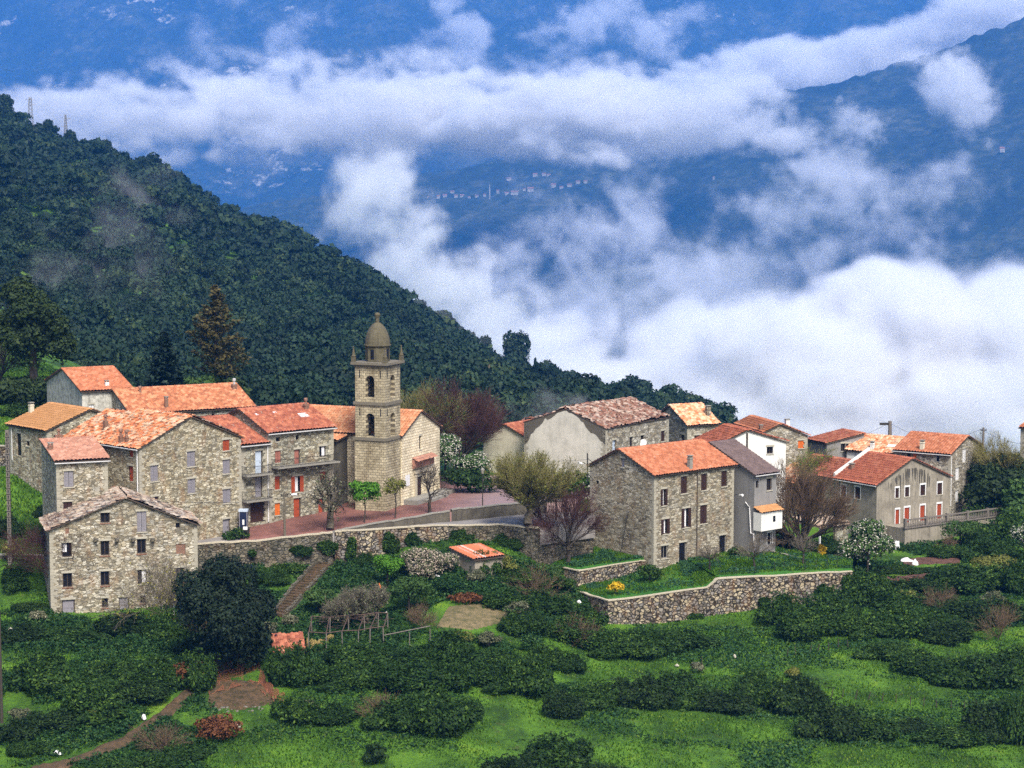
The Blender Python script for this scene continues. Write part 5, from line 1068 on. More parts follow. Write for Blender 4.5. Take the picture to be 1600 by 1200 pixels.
bare_tree('sapling','sapling with sparse yellow green leaves in front of the abandoned house',pz(262,189,-7.2),7.4,.8,.09,P1,M['twg'],M['twg'],67,5,.5,leaf=(M['yell'],900,.12),rl=.42)
bare_tree('sapling','light green sapling between the far orange roofs',pz(1277,250,-6),8.0,2.5,.09,P1,M['bark'],M['twy'],68,5,.5,leaf=(M['lime'],420,.14),rl=.4)
bare_tree('sapling','thin sapling standing above the olive green oak at the right edge',pz(1563,255,-7),9.5,3,.08,PL,M['bark'],M['twy'],69,6,.7,leaf=(M['bud'],300,.16),rl=.38)
leafy_tree('laurel_tree','huge almost black laurel in front of the retaining wall',G_(345,1052)+(0,0,-.2),10.2,(4.1,3.9,4.9),.4,26000,.17,M['laurel'],70,lobes=16,sm=.36,cz=5.2)
leafy_tree('laurel_tree','low dark laurel growing below the huge black one',G_(372,1050)+(0,0,-.5),4.5,(3.0,2.4,2.4),.2,3500,.25,M['laurel'],71,cz=2)
leafy_tree('holm_oak','wide olive green oak at the right edge of the village',pz(1570,252,-8),8.4,(5.4,4.6,4.0),.4,7500,.33,M['oak'],72,lobes=16,sm=.36)
leafy_tree('holm_oak','dark oak partly outside the picture behind the right end of the village',pz(1612,246,-8),6.5,(3.4,3.4,3.2),.4,3500,.33,M['mid'],73)
def blossom(label,b,H_,crown,seed,mat,n1,n2,under='mid'):
    t=leafy_tree('blossoming_tree',label,b,H_,crown,.12,n1,.22,M[under],seed,'blossoming fruit trees',fill=.5); c=H_-crown[2]
    L=[(x,y,z+c,a*1.04,b2*1.04,d*1.05) for x,y,z,a,b2,d in crown_lobes(*crown,9,seed)]; leaves('blossom',L,n2,.11,M[mat],seed+1,t,zmin=.3,fill=.35)
blossom('white blossoming tree in front of the stained grey house',pz(1355,222,-8.3),5.6,(2.9,2.6,2.5),74,'blos',3200,2600)
blossom('pinkish blossoming tree left of the rusty roofed shed',pz(674,199,-5.3),4.2,(2.6,2.1,1.9),75,'pink',1700,3000,'olive')
blossom('white blossoming tree right behind the church gable',pz(698,233,-.4),6.0,(1.7,1.7,2.2),76,'blos',1800,2000)
blossom('broad cream blossoming tree behind the thin street lamp',pz(740,231,-.4),4.2,(2.6,1.7,1.8),77,'blos',2000,1900)
blossom('white blossoming tree cut by the right edge',pz(1601,225,-8),4.8,(1.6,1.6,1.6),78,'blos',900,1300)
blossom('blossoming tree behind the ridge of the red shuttered house',pz(490,236,-1),9.0,(2.4,1.6,1.6),79,'blos',1200,700)
leafy_tree('shrub','bright green bush showing over the church roof',pz(530,238,-1),8.6,(2.2,1.6,1.4),.1,900,.3,M['lime'],80)
# ---- bramble mounds
TPL=[]
for s in range(8):
    rr=random.Random(900+s); L=[]
    for i in range(22):
        a=rr.uniform(0,6.28); d=rr.random()**.6*.72; h_=(.38+.5*rr.random())*(1-.45*d); r_=rr.uniform(.2,.38)
        L.append((math.cos(a)*d,math.sin(a)*d,h_*.62,r_,r_,h_*.62))
    o=leaves('foliage',L,9000,.058,M['bram'],300+s,zmin=-.3,jit=.75,fill=.3,asp=1.8); V0=np.empty(len(o.data.vertices)*3,'f4'); o.data.vertices.foreach_get('co',V0); V0=V0.reshape(-1,3)
    rs=np.random.RandomState(700+s); P=[];Nn=[]      # arching shoots standing out of the mound
    for i in range(90):
        l=L[rs.randint(len(L))]; a=rs.rand()*6.28; p=np.array((l[0],l[1],l[2]+l[5]*.8)); d=np.array((math.cos(a)*.05,math.sin(a)*.05,.06))
        for k in range(9): p=p+d; d[2]-=.011; P.append(p+rs.randn(3)*.012); Nn.append(rs.randn(3)+(0,0,.6))
    Nn=np.array(Nn); Nn/=np.linalg.norm(Nn,axis=1,keepdims=True); V1=quads(np.array(P),Nn,.045,rs,1.8); bpy.data.objects.remove(o)
    V=np.concatenate([V0,V1]); TPL.append(mesh_np('foliage',V,np.arange(len(V)).reshape(-1,4),[M['bram']],attr=rs.rand(len(V)//4)))
TPD=[]
for d in TPL: e=d.copy(); e.materials[0]=M['bramd']; TPD.append(e)
NB=0
def mound(px,pb,w_,h_,label,group,dark=False,name='bramble_mound',deep=.8):
    global NB
    p=hit(px,pb); s=p[1]/F; rx=w_*s/2*1.08; rr=random.Random(NB*7+int(px)); rz=max(.7,h_*s*.62)*rr.uniform(.7,1.6)
    yb=p[1]+rx*deep*.55; z=float(ground_z(p[0],yb))
    o=link(name,(TPD if dark else TPL)[NB%8],None,(p[0],yb,min(z,p[2]+.4)-.05)); o.scale=(rx,rx*deep*rr.uniform(.8,1.1),rz*rr.uniform(.92,1.12)); o.rotation_euler=(0,0,rr.choice((0,3.1416))+rr.uniform(-.25,.25)); tag(o,label,'bush',group); NB+=1
ORD='first second third fourth fifth sixth seventh eighth ninth tenth eleventh twelfth thirteenth fourteenth fifteenth'.split()
def row(lst,what,group,dark=False,deep=.8):
    lst=sorted(lst)
    for i,(a,b,c,d) in enumerate(lst): mound(a,b,c,d,f'{ORD[i]} bramble mound from the left {what}',group,dark and i%2==0,deep=deep)
row([(30,1008,110,40),(110,1010,110,46),(190,1000,120,50),(262,1010,90,60),(310,1030,80,60)],'in the strip below the abandoned house','brambles below the abandoned house',True)
row([(60,1092,120,66),(120,1096,120,72),(180,1082,110,72),(240,1078,120,78),(300,1085,80,70)],'in the thick band across the left field','brambles across the left field')
row([(20,1168,90,60),(80,1148,110,60),(140,1136,120,60),(200,1108,120,60),(255,1080,90,50),(40,1186,80,36)],'in the dark tangle above the reddish path','brambles above the reddish path',True)
row([(232,1228,110,44),(285,1198,90,44),(325,1165,60,40),(170,1240,120,50)],'on the lower side of the reddish path','brambles below the reddish path')
row([(455,1078,90,66),(520,1082,110,70),(585,1086,110,74),(650,1092,120,78),(715,1080,110,78),(770,1086,110,78),(825,1094,90,78),(560,1050,110,50),(640,1052,110,46),(700,1048,100,50),(770,1045,100,56)],'in the broad band below the pergola','brambles below the pergola')
row([(462,1138,90,50),(520,1136,90,50),(620,1148,110,66),(680,1160,120,74),(720,1140,90,66)],'in the lobes hanging into the bottom meadow','brambles hanging into the bottom meadow')
row([(815,1000,80,60),(850,965,90,60),(880,1008,90,56),(790,960,90,50),(905,985,90,54),(855,930,90,50),(800,920,90,44),(890,1055,60,46),(850,1052,70,54)],'on the slope left of the long terrace wall','brambles left of the terrace wall')
row([(940,1032,110,56),(990,1034,100,50),(1040,1030,90,52),(1078,1018,100,66),(1005,1012,80,40)],'along the foot of the long terrace wall','brambles at the foot of the terrace wall')
row([(880,1128,80,60),(935,1112,100,62),(1000,1112,110,64),(1065,1112,110,62),(1130,1118,110,66),(1190,1112,110,64),(1250,1120,110,66)],'in the long dark hedge across the meadow','hedge across the meadow',True,.55)
row([(1300,1162,110,74),(1365,1160,110,66),(1425,1150,80,50),(1490,1168,120,60),(1550,1162,110,84),(1605,1170,90,90)],'in the dark hedge at the lower right','hedge at the lower right',True,.6)
row([(800,1225,100,60),(870,1222,140,72),(930,1225,90,44)],'in the clump cut by the bottom edge','clump at the bottom edge',True)
row([(1225,985,90,60),(1262,1005,120,76),(1300,985,100,70),(1350,950,100,66),(1400,1000,120,64),(1340,1002,90,54),(1390,960,100,56)],'in the tangle right of the long terrace wall','brambles right of the terrace wall')
row([(1440,935,110,44),(1500,930,110,46),(1560,925,120,56),(1605,930,80,60),(1460,985,100,50),(1520,985,120,56),(1580,975,110,66),(1480,1010,110,50)],'on the bank below the vegetable garden','brambles below the garden',True)
row([(1380,1035,90,34),(1440,1062,110,60),(1500,1076,120,66),(1560,1078,120,66),(1612,1070,90,66)],'in the hedge across the right meadow','hedge across the right meadow',False,.6)
row([(1540,825,90,50),(1580,850,90,56),(1550,880,90,44),(1600,890,90,60),(1480,875,60,26),(1530,860,50,40)],'around the right end of the garden','bushes around the garden')
row([(1330,885,60,36),(1295,868,60,30),(1225,856,60,22),(1420,862,40,16)],'between the lawn and the porch','bushes by the porch',True)
row([(1410,898,60,12),(1450,896,70,12),(1490,893,60,12),(1378,899,50,12)],'in the low hedge between the two soil beds','low hedge in the garden',True,.35)
row([(60,850,80,40),(64,812,30,24),(10,845,50,60),(20,930,60,40),(45,960,60,30)],'on the shaded bank at the left edge','bushes on the left bank',True)
row([(15,655,60,26),(40,640,60,24),(70,625,50,24),(10,615,60,24),(100,600,40,26)],'on the slope above the ochre roofed cottage','bushes above the cottage',True)
row([(835,868,56,36),(575,890,50,36),(620,900,60,30),(560,860,30,34),(720,845,60,30),(755,905,60,40),(800,860,50,36),(650,905,60,26)],'along the foot of the ivy grown retaining wall','bushes under the retaining wall')
row([(480,880,50,26),(450,900,60,30),(430,920,50,40),(500,862,34,20)],'on the grassy bank left of the steep steps','bushes left of the steps')
leafy_tree('ivy_hedge','dark evergreen hedge between the rendered gable and the central granite house',pz(905,222,-.8),3.4,(3.6,1.5,1.6),.1,2600,.22,M['bram'],401,cat='hedge')
leafy_tree('ivy_hedge','dark evergreen hedge right of the church square',pz(735,226,-.3),3.0,(3.4,1.6,1.6),.1,2600,.22,M['bramd'],402,cat='hedge')
leafy_tree('shrub','dark shrub on the lower terrace near the corner of the central granite house',pz(1015,206.6,-6.3),1.8,(1.5,1.0,.9),.05,1200,.14,M['bram'],403)
leafy_tree('shrub','round shrub at the right corner of the central granite house',pz(1150,215,-5.1),1.2,(.8,.8,.6),.05,600,.14,M['bram'],404)
leafy_tree('shrub','green shrub at the corner of the gabled house by the road',pz(368,205.2,-2.0),1.5,(1.3,.8,.8),.05,900,.14,M['bram'],405)
leafy_tree('flowering_shrub','small shrub with orange yellow flowers on the corner of the lower terrace',pz(962,201.3,-6.5),1.4,(.8,.6,.6),.04,500,.12,M['fyel'],406)
leafy_tree('flowering_shrub','yellow flowering shrub beside the white post of the porch',pz(1285,226,-8),2.4,(.5,.5,1.0),.04,500,.13,M['fyel'],407)
leafy_tree('shrub','flat rust red shrub at the edge of the vegetable garden',G_(1432,918),1.1,(1.6,.9,.5),.04,900,.13,M['dryl'],408)
for i,(px,pb,w_,H_,mt,lb) in enumerate([(545,985,115,4.2,'olive','wispy grey green orchard tree above the pergola'),(500,965,60,3.2,'mid','small green orchard tree at the foot of the steps'),(640,960,80,3.9,'mid','brownish green orchard tree with an orange chimney showing behind'),(605,920,50,3.4,'lime','yellow green bush under the ivy grown wall'),(588,975,80,3.6,'olive','wispy grey green orchard tree right of the pergola posts'),(1165,0,0,0,'',''),(1500,856,60,3.2,'mid','green shrub under the end of the balustrade'),(1555,905,70,2.6,'bud','yellowish shrub on the bank at the right')]):
    if not w_: continue
    p=G_(px,pb); r_=w_/F*p[1]/2
    if mt in('olive',): bare_tree('orchard_tree',lb,p,H_,1.0,.12,dict(lev=4,wob=.15,up=.07,kid=3,side=2,ang=(.25,.7),len=(.62,.85)),M['twg'],M['twg'],500+i,8,.85,leaf=(M[mt],2600,.12),rl=.42,group='orchard trees')
    else: leafy_tree('orchard_tree',lb,p,H_,(r_,r_*.8,H_*.42),.1,2200,.15,M[mt],500+i,'orchard trees',fill=.6)
leafy_tree('shrub','dead reddish brown bracken beside the reddish path',G_(345,1160),2.2,(2.4,1.4,1.2),.04,1800,.15,M['dryl'],411)
leafy_tree('shrub','patch of dead red brown bracken under the huge laurel',G_(300,1075),2.6,(1.6,1.2,1.2),.04,1200,.15,M['dryl'],412)
leafy_tree('shrub','small dark round bush alone in the bottom meadow',G_(585,1195),1.5,(1.1,.9,.8),.04,1400,.13,M['bramd'],413)
leafy_tree('shrub','heap of red brown cuttings beside the dry ground',G_(728,944),1.1,(1.6,.9,.6),.04,900,.13,M['dryl'],414)
def ivy(label,px,py,Y,w_,h_,seed,mat='bram',n=900):
    p=at(px,py,Y-.15); s_=Y/F; t=leaves('ivy',crown_lobes(w_*s_/2,.22,h_*s_/2,7,seed),n,.15,M[mat],seed,None,jit=.6,fill=.4,loc=tuple(p)); tag(t,label,'ivy','ivy on the stone walls')
for i,(px,py,Y,w_,h_,lb) in enumerate([(470,862,204,36,24,'ivy clump on the dark retaining wall left of the steep steps'),(512,856,204.6,30,34,'ivy clump on the dark retaining wall nearest the steep steps'),(395,866,203,16,14,'small ivy tuft on the dark retaining wall above the black laurel'),(548,862,205,20,50,'ivy hanging on the wall corner right of the steep steps'),
 (612,852,207,34,46,'ivy in the middle of the pale retaining wall under the road'),(646,846,208,26,30,'ivy beside the pink blossoming tree on the pale retaining wall'),(722,842,208.4,40,30,'dark creeper on the rendered wall above the rusty shed'),(785,846,208.6,44,34,'dark creeper on the rendered wall right of the rusty shed'),
 (1195,945,205.5,24,26,'ivy sprig in the middle of the long terrace wall'),(1285,925,207.4,30,34,'ivy hanging from the right part of the long terrace wall'),(1325,925,208.4,26,56,'ivy column at the right end of the long terrace wall'),(915,955,204,26,46,'ivy at the left end of the long terrace wall'),(1080,965,203.5,40,18,'ivy along the foot of the long terrace wall'),(870,892,207.5,36,18,'ivy on the upper terrace wall')]): ivy(lb,px,py,Y,w_,h_,800+i,n=int(500+w_*h_))
MX=['mid','bram','olive','bud','mid','oak','weed','dryl']
SHR=[(60,975,30,.9),(130,985,26,.8),(215,975,30,.9),(315,1000,36,1.3),(420,1000,34,1.2),(455,985,30,1.0),(700,930,46,1.5),(660,985,34,1.1),(725,1010,36,1.0),(765,1015,40,1.2),(812,975,44,1.8),(835,940,40,1.6),(860,910,36,1.4),(790,900,44,1.6),(745,915,30,1.2),(905,1010,36,1.3),(830,1020,40,1.5),(1345,945,40,1.5),(1415,945,36,1.2),(1470,955,40,1.2),(1550,950,44,1.4),(1590,870,50,1.8),(1520,840,36,1.4),(1480,862,24,.8),(1345,870,34,1.0),(1300,880,28,.8),(330,1150,36,1.2),(255,1180,40,1.2),(155,1130,36,1.0),(30,1130,36,1.0),(480,1120,36,1.0),(590,1130,40,1.1),(1180,1060,24,.6),(1240,1060,26,.7),(1090,1050,24,.7),(1560,1000,44,1.4),(1400,1020,34,.9),(40,900,40,1.6),(20,880,34,1.8)]
SN=['greyish green','bright green','dark green','yellowish','pale olive']
for i,(px,pb,w_,H_) in enumerate(SHR):
    p=G_(px,pb); r_=w_/F*p[1]/2; t_=i%5
    wh='low in the left field' if px<330 and pb>1050 else 'below the abandoned house' if px<330 else 'in the overgrown gardens below the road' if px<900 and pb<1040 else 'in the brambles of the bottom meadow' if px<900 else 'by the vegetable garden' if pb<900 else 'in the hedges of the right-hand meadow'
    if i%4==3: bare_tree('bare_shrub',f'leafless twiggy shrub {wh}',p,H_*1.9,.15,.04,dict(lev=3,wob=.14,up=.05,kid=3,side=2,ang=(.2,.7),len=(.6,.9)),M['twd'],M['twb'],600+i,12,.7,rl=.6,group=f'leafless shrubs {wh}',cat='shrub',rmin=.009)
    else: leafy_tree('shrub',f'{SN[t_]} loose shrub {wh}',p,H_*1.3,(r_,r_*.8,H_*.6),.04,1300,.12,M[('olive','weed','mid','bud','olive')[t_]],600+i,f'{SN[t_]} loose shrubs {wh}',cat='shrub',fill=.6,sm=.5)
# ---- low undergrowth: nettles, docks and ivy in patches
def weeds(name,n,fn,sz,mat,seed):
    rs=np.random.RandomState(seed); P,h=fn(rs,n); P=P.copy(); P[:,2]+=h*rs.rand(len(P)); Nn=rs.randn(len(P),3)*.7+np.array((0,0,.8)); Nn/=np.linalg.norm(Nn,axis=1,keepdims=True)
    V=quads(P,Nn,sz,rs,1.6); return tag(link(name,mesh_np(name,V,np.arange(len(V)).reshape(-1,4),[mat],attr=rs.rand(len(P)))),kind='stuff')
KEEP=[(437,968,530,857,17),(710,968,780,966,46),(1370,906,1460,902,14),(1420,878,1490,876,14),(50,1207,195,1161,14),(195,1161,310,1068,13),(340,1085,420,1085,28),(410,870,470,930,16),(60,1050,0,1130,26)]
def wfn(thr,qr,yr,hm):
    def f(rs,n):
        y=rs.uniform(*yr,n); q_=rs.uniform(*qr,n); x=(q_-800)/F*y; k=fbm(x/7,y/4,x*0,4,177); m=k+rs.rand(n)*.1>thr; x,y,k=x[m],y[m],k[m]
        z=ground_z(x,y)-.05; a,b=proj(x,y,z); ok=np.ones(len(x),bool)
        for (x0,y0,x1,y1,w_) in KEEP:
            t=np.clip(((a-x0)*(x1-x0)+(b-y0)*(y1-y0))/((x1-x0)**2+(y1-y0)**2+1e-6),0,1); ok&=np.hypot(a-x0-t*(x1-x0),(b-y0-t*(y1-y0))*1.6)>w_
        x,y,z,k=x[ok],y[ok],z[ok],k[ok]
        return np.stack([x,y,z],-1),np.clip((k-thr+.06)*6,0.05,1)*hm
    return f
M['weedb']=leafmat('blue_green_weeds',(.010,.038,.018),(.028,.085,.038),(.07,.14,.06),.2)
weeds('undergrowth',170000,wfn(.585,(-60,1660),(148,214),.45),.17,M['weed'],21)
weeds('undergrowth',140000,wfn(.42,(300,940),(178,205),.7),.17,M['weed'],22)
weeds('undergrowth',70000,wfn(.50,(-60,330),(158,192),.8),.17,M['weed'],23)
weeds('undergrowth',40000,wfn(.63,(700,1660),(150,205),.35),.16,M['weedb'],24)
weeds('undergrowth',60000,wfn(.47,(1330,1660),(205,240),.6),.17,M['weed'],25)
weeds('undergrowth',20000,wfn(.62,(-60,90),(200,275),.6),.2,M['weed'],26)
# ---- grass tufts over meadow, lawns and banks
def tufts(name,n,fn_pts,h,mat,seed):
    rs=np.random.RandomState(seed); P=fn_pts(rs,n); n=len(P); a=rs.rand(n)*6.28; s=h*(.5+rs.rand(n)); w_=s*.35
    d=np.stack([np.cos(a),np.sin(a),0*a],-1)*w_[:,None]; up=np.stack([rs.randn(n)*.25*s,rs.randn(n)*.25*s,s],-1)
    V=np.stack([P-d,P+d,P+d*.5+up,P-d*.5+up*.9],1).reshape(-1,3); return tag(link(name,mesh_np(name,V,np.arange(n*4).reshape(n,4),[mat],attr=rs.rand(n))),kind='stuff')
M['grs']=leafmat('grass_blades',(.018,.06,.006),(.065,.15,.010),(.16,.24,.025),.35)
def mpts(rs,n):
    y=150+65*rs.rand(n)**1.0; q_=rs.uniform(-60,1660,n); x=(q_-800)/F*y; k=fbm(x/4,y/4,x*0,3,77)+rs.rand(n)*.25; m=k>.5; x,y=x[m],y[m]; z=ground_z(x,y)-.02; a,b=proj(x,y,z); ok=np.ones(len(x),bool)
    for (x0,y0,x1,y1,w_) in KEEP:
        t=np.clip(((a-x0)*(x1-x0)+(b-y0)*(y1-y0))/((x1-x0)**2+(y1-y0)**2+1e-6),0,1); ok&=np.hypot(a-x0-t*(x1-x0),(b-y0-t*(y1-y0))*1.6)>w_*.8
    return np.stack([x,y,z],-1)[ok]
tufts('grass',150000,mpts,.16,M['grs'],5)
def lpts(rs,n):
    q_=rs.uniform(-60,80,n); y=rs.uniform(204,275,n); x=(q_-800)/F*y; return np.stack([x,y,ground_z(x,y)-.02],-1)
tufts('grass',16000,lpts,.22,M['grs'],6)

def rpts(rs,n):
    out=[]
    for P in RIB[2:]:
        k=n//3; i=rs.rand(k)*(P.shape[0]-1.001); j=rs.rand(k)*(P.shape[1]-1.001); a,b=i.astype(int),j.astype(int); u,v=(i-a)[:,None],(j-b)[:,None]
        out.append((P[a,b]*(1-u)+P[a+1,b]*u)*(1-v)+(P[a,b+1]*(1-u)+P[a+1,b+1]*u)*v)
    return np.concatenate(out)
tufts('grass',36000,rpts,.15,M['grs'],7)
def rw(rs,n):
    P=rpts(rs,n); m=(fbm(P[:,0]/1.6,P[:,1]/1.6,P[:,0]*0,3,188)>.54)&(rs.rand(len(P))<.9); return P[m],np.full(m.sum(),.22)
weeds('undergrowth',42000,rw,.14,M['weedb'],27)
# ================================================================ small things
def pole(name,label,base,H_,r,mat,arms=(),parts=None,group=None,cat='pole'):
    t=empty(name,tuple(base),label,cat,group); mb=MB(); mb.tube([(0,0,-.6),(0,0,H_)],[r*1.2,r*.8],8); x=mb.build('post',M[mat]); x.parent=t
    if arms:
        mb=MB()
        for z,l in arms: mb.box((-l/2,-.05,z),(l,0,0),(0,.1,0),(0,0,.1))
        for z,l in arms:
            for s in(-.45,.45): mb.lathe((s*l,0,z+.1),[(.03,0),(.06,.03),(.06,.12),(.02,.16)],6)
        x=mb.build('crossarm',M['iron']); x.parent=t
    return t
def lamp(t,at_,d,mat='sh_w'):
    mb=MB(); a=np.array(at_,float); d=np.array(d,float); mb.tube([a,a+d*.6+(0,0,.12),a+d],.03,5); x=mb.build('bracket',M['iron']); x.parent=t
    mb=MB(); mb.tube([a+d*.95,a+d*.95+d/np.linalg.norm(d)*.55],[.1,.14],8); x=mb.build('lamp_head',M[mat]); x.parent=t
p=pole('utility_pole','tall concrete pole with steps on the bank at the left edge',pz(16,200,-3.4),0,.16,'pole'); bpy.data.objects.remove(p.children[0]) 
HT=at(16,672,200)[2]+3.4; mb=MB(); mb.box((-.17,-.13,-.6),(.34,0,0),(0,.26,0),(0,0,HT+.6)); x=mb.build('post',M['pole']); x.parent=p
mb=MB()
for i in range(int(HT/.55)): mb.box((-.2,-.16,.4+i*.55),(.4,0,0),(0,.028,0),(0,0,.05)); mb.box((-.06,-.14,.55+i*.55),(.12,0,0),(0,.008,0),(0,0,.3))
x=mb.build('step_iron',M['iron']); x.parent=p
b=pz(445,204.6,-1.5); H1=at(447,768,204.6)[2]+1.5; p2=pole('street_lamp','brown wooden street lamp pole by the road in front of the red shuttered house',b,H1,.11,'bark',((H1-.5,.7),),cat='street lamp'); lamp(p2,(0,0,H1-.35),(.75,-.1,.05))
b=pz(754,215.5,-.1); H2=at(754,735,215.5)[2]+.1; p3=pole('street_lamp','slim dark street lamp with a glass lantern on the church square',b,H2-.4,.05,'iron',cat='street lamp')
mb=MB(); mb.lathe((0,0,H2-.4),[(.05,0),(.14,.08),(.22,.5),(.1,.62),(.02,.7)],6); x=mb.build('lantern',M['conc']); x.parent=p3
b=pz(869,213.5,-1.2); H3=at(878,752,213.5)[2]+1.2; p4=pole('utility_pole','dark stayed pole behind the dark reddish bare tree',b,H3,.1,'barkd',((H3-.5,.5),)); mb=MB(); mb.tube([(-1.2,0,-.3),(0,0,H3-.4)],.03,4); x=mb.build('stay',M['iron']); x.parent=p4; lamp(p4,(0,0,H3-.5),(.5,0,0))
b=pz(1389,262,-5); p5=pole('utility_pole','thick concrete pole rising behind the mottled roof of the white walled house',b,at(1389,658,262)[2]+5,.28,'pole'); mb=MB(); h5=at(1389,658,262)[2]+5; mb.box((-1.3,-.08,h5-.5),(1.5,0,0),(0,.16,0),(0,0,.3)); x=mb.build('crossarm',M['iron']); x.parent=p5
b=pz(1534,258,-7); h6=at(1534,668,258)[2]+7; p6=pole('utility_pole','thin pole behind the right corner of the tall house with white shutters',b,h6,.17,'pole',((h6-.4,.7),)); lamp(p6,(0,0,h6-3.2),(1.0,0,0))
b=hit(3,1130); h7=at(3,955,b[1])[2]-b[2]; pole('utility_pole','thin dark pole in the bottom field cut by the left edge',b,h7,.11,'barkd')
def wire(label,a,b,sag,r=.02):
    a,b=np.array(a),np.array(b); mb=MB(); mb.tube([a*(1-t)+b*t-np.array((0,0,sag*4*t*(1-t))) for t in np.linspace(0,1,14)],r,3); o=mb.build('power_cable',M['iron']); tag(o,label,'cable')
wire('dark cable sagging from the thick concrete pole to the thin pole at the right',at(1389,660,262),at(1534,670,258),1.6)
wire('dark cable running left from the thick concrete pole over the far roofs',at(1389,661,262),at(1200,690,255),1.5)
wire('dark cable leaving the thin pole towards the right edge',at(1534,671,258),at(1640,690,240),.9)
wire('thin cable along the wall of the large gabled house above the abandoned house',at(66,779,194),at(374,785,202),.1,.025)
wire('thin cable across the bare rendered gable to the bracket mast',at(735,705,215),at(918,718,214),.5,.015)
wire('cable from the wooden street lamp pole to the pollarded tree',at(447,771,204.6),at(522,776,211),.3,.015)
ms=empty('bracket_mast',tuple(at(918,752,214.5)),'black iron bracket mast on the left corner of the central granite house','mast'); o_=at(918,752,214.5); mb=MB()
f=lambda x,y,dy=0: at(x,y,214.5+dy)-o_
mb.tube([f(918,752),f(918,708)],.07,5); x=mb.build('post',M['iron']); x.parent=ms; mb=MB()
for a_,b_ in(((918,716),(930,726)),((918,740),(926,748)),((918,751),(926,751)),((918,736),(925,737))): mb.tube([f(*a_),f(*b_,.9)],.035,4)
x=mb.build('stay',M['iron']); x.parent=ms; lamp(ms,f(918,727),(-.5,-.1,.15))
t=empty('street_lamp',tuple(at(1147,774,217.6)),'white street lamp arm on the wall of the blue grey annex','street lamp'); lamp(t,(0,0,0),(.5,-.9,.15))
t=empty('street_lamp',tuple(pz(272,189.6,-6.7)),'white lamp post with a bent arm at the right corner of the abandoned house','street lamp'); mb=MB(); mb.tube([(0,0,-.3),(0,0,2.1),(.5,-.1,2.2)],.04,6); x=mb.build('post',M['sh_w']); x.parent=t; mb=MB(); mb.cbox((.5,-.1,2.2),.5,.2,.12); x=mb.build('lamp_head',M['sh_w']); x.parent=t
# telephone kiosk, wheelie bin and sign beside the gabled house
b=pz(381,207.6,-1.35); t=empty('telephone_kiosk',tuple(b),'narrow dark blue telephone kiosk with a pale top beside the narrow house','kiosk'); mb=MB()
for sx in(-.4,.34):
    for sy in(-.4,.34): mb.box((sx,sy,0),(.06,0,0),(0,.06,0),(0,0,2.1))
mb.box((-.4,-.4,0),(.8,0,0),(0,.8,0),(0,0,.08)); x=mb.build('frame',M['sh_g']); x.parent=t
mb=MB(); mb.box((-.34,-.385,.1),(.68,0,0),(0,.01,0),(0,0,1.98)); mb.box((.375,-.34,.1),(.01,0,0),(0,.68,0),(0,0,1.98)); mb.box((-.34,.37,.1),(.68,0,0),(0,.01,0),(0,0,1.98)); x=mb.build('glass_panel',flat('dark_blue_glass',(.015,.02,.045),.2,.2)); x.parent=t
mb=MB(); mb.box((-.45,-.45,2.1),(.9,0,0),(0,.9,0),(0,0,.2)); x=mb.build('roof',M['sh_bl']); x.parent=t
b=pz(384,205.6,-1.5); t=empty('wheelie_bin',tuple(b),'black wheeled rubbish bin beside the kiosk','bin'); mb=MB()
mb.poly([(-.3,-.3,.08),(.3,-.3,.08),(.36,-.36,.85),(-.36,-.36,.85)]); mb.poly([(.3,.3,.08),(-.3,.3,.08),(-.36,.36,.85),(.36,.36,.85)]); mb.poly([(.3,-.3,.08),(.3,.3,.08),(.36,.36,.85),(.36,-.36,.85)]); mb.poly([(-.3,.3,.08),(-.3,-.3,.08),(-.36,-.36,.85),(-.36,.36,.85)]); x=mb.build('body',M['iron']); x.parent=t
mb=MB(); mb.box((-.4,-.4,.853),(.8,0,0),(0,.8,0),(0,0,.07)); x=mb.build('lid',M['iron']); x.parent=t; mb=MB(); [mb.tube([(s,.33,.1),(s+.05,.33,.1)],.1,10) for s in(-.33,.28)]; x=mb.build('wheel',M['dk']); x.parent=t
b=pz(380.5,204.9,-1.65); t=empty('sign_post',tuple(b),'small white sign on a dark post at the corner of the large gabled house','sign'); mb=MB(); mb.tube([(0,0,-.2),(0,0,2.0)],.045,6); x=mb.build('post',M['iron']); x.parent=t; mb=MB(); mb.box((-.02,-.06,1.0),(.42,0,0),(0,.03,0),(0,0,.32)); x=mb.build('sign_panel',M['sh_w']); x.parent=t
mb=MB(); mb.box((-.09,-.06,1.5),(.2,0,0),(0,.03,0),(0,0,.5)); x=mb.build('notice',M['sh_w']); x.parent=t
# porch
PO=pz(1318,236,-4.9); t=empty('porch',tuple(pz(1280,232,-8.3)),'low open porch with a flat stained roof behind the big bare tree','porch'); g3=np.r_[R3.g,0]; r3=np.r_[R3.r,0]
c0=at(1281,823,230); A0=c0+g3*3.6; mb=MB(); mb.box(c0-r3*0-np.array((0,0,.16)),g3*4.6,r3*5.2,(0,0,.14)); roofplane(mb,c0-np.array((0,0,.0)),g3,4.6,(r3+np.array((0,0,.06))),5.0,np.array((0,0,1.)),seed=3,jit=.6); mb.build('roof',[M['tF']],t)
mb=MB(); mb.cbox(c0+g3*.15+r3*.15-(0,0,3.0),.16,.16,2.83,.7); mb.build('post',M['sh_w'],t)
mb=MB(); mb.box(c0+g3*2.6+r3*.3-(0,0,3.6),g3*2.0,r3*.3,(0,0,3.42)); mb.build('side_wall',M['stoneH'],t)
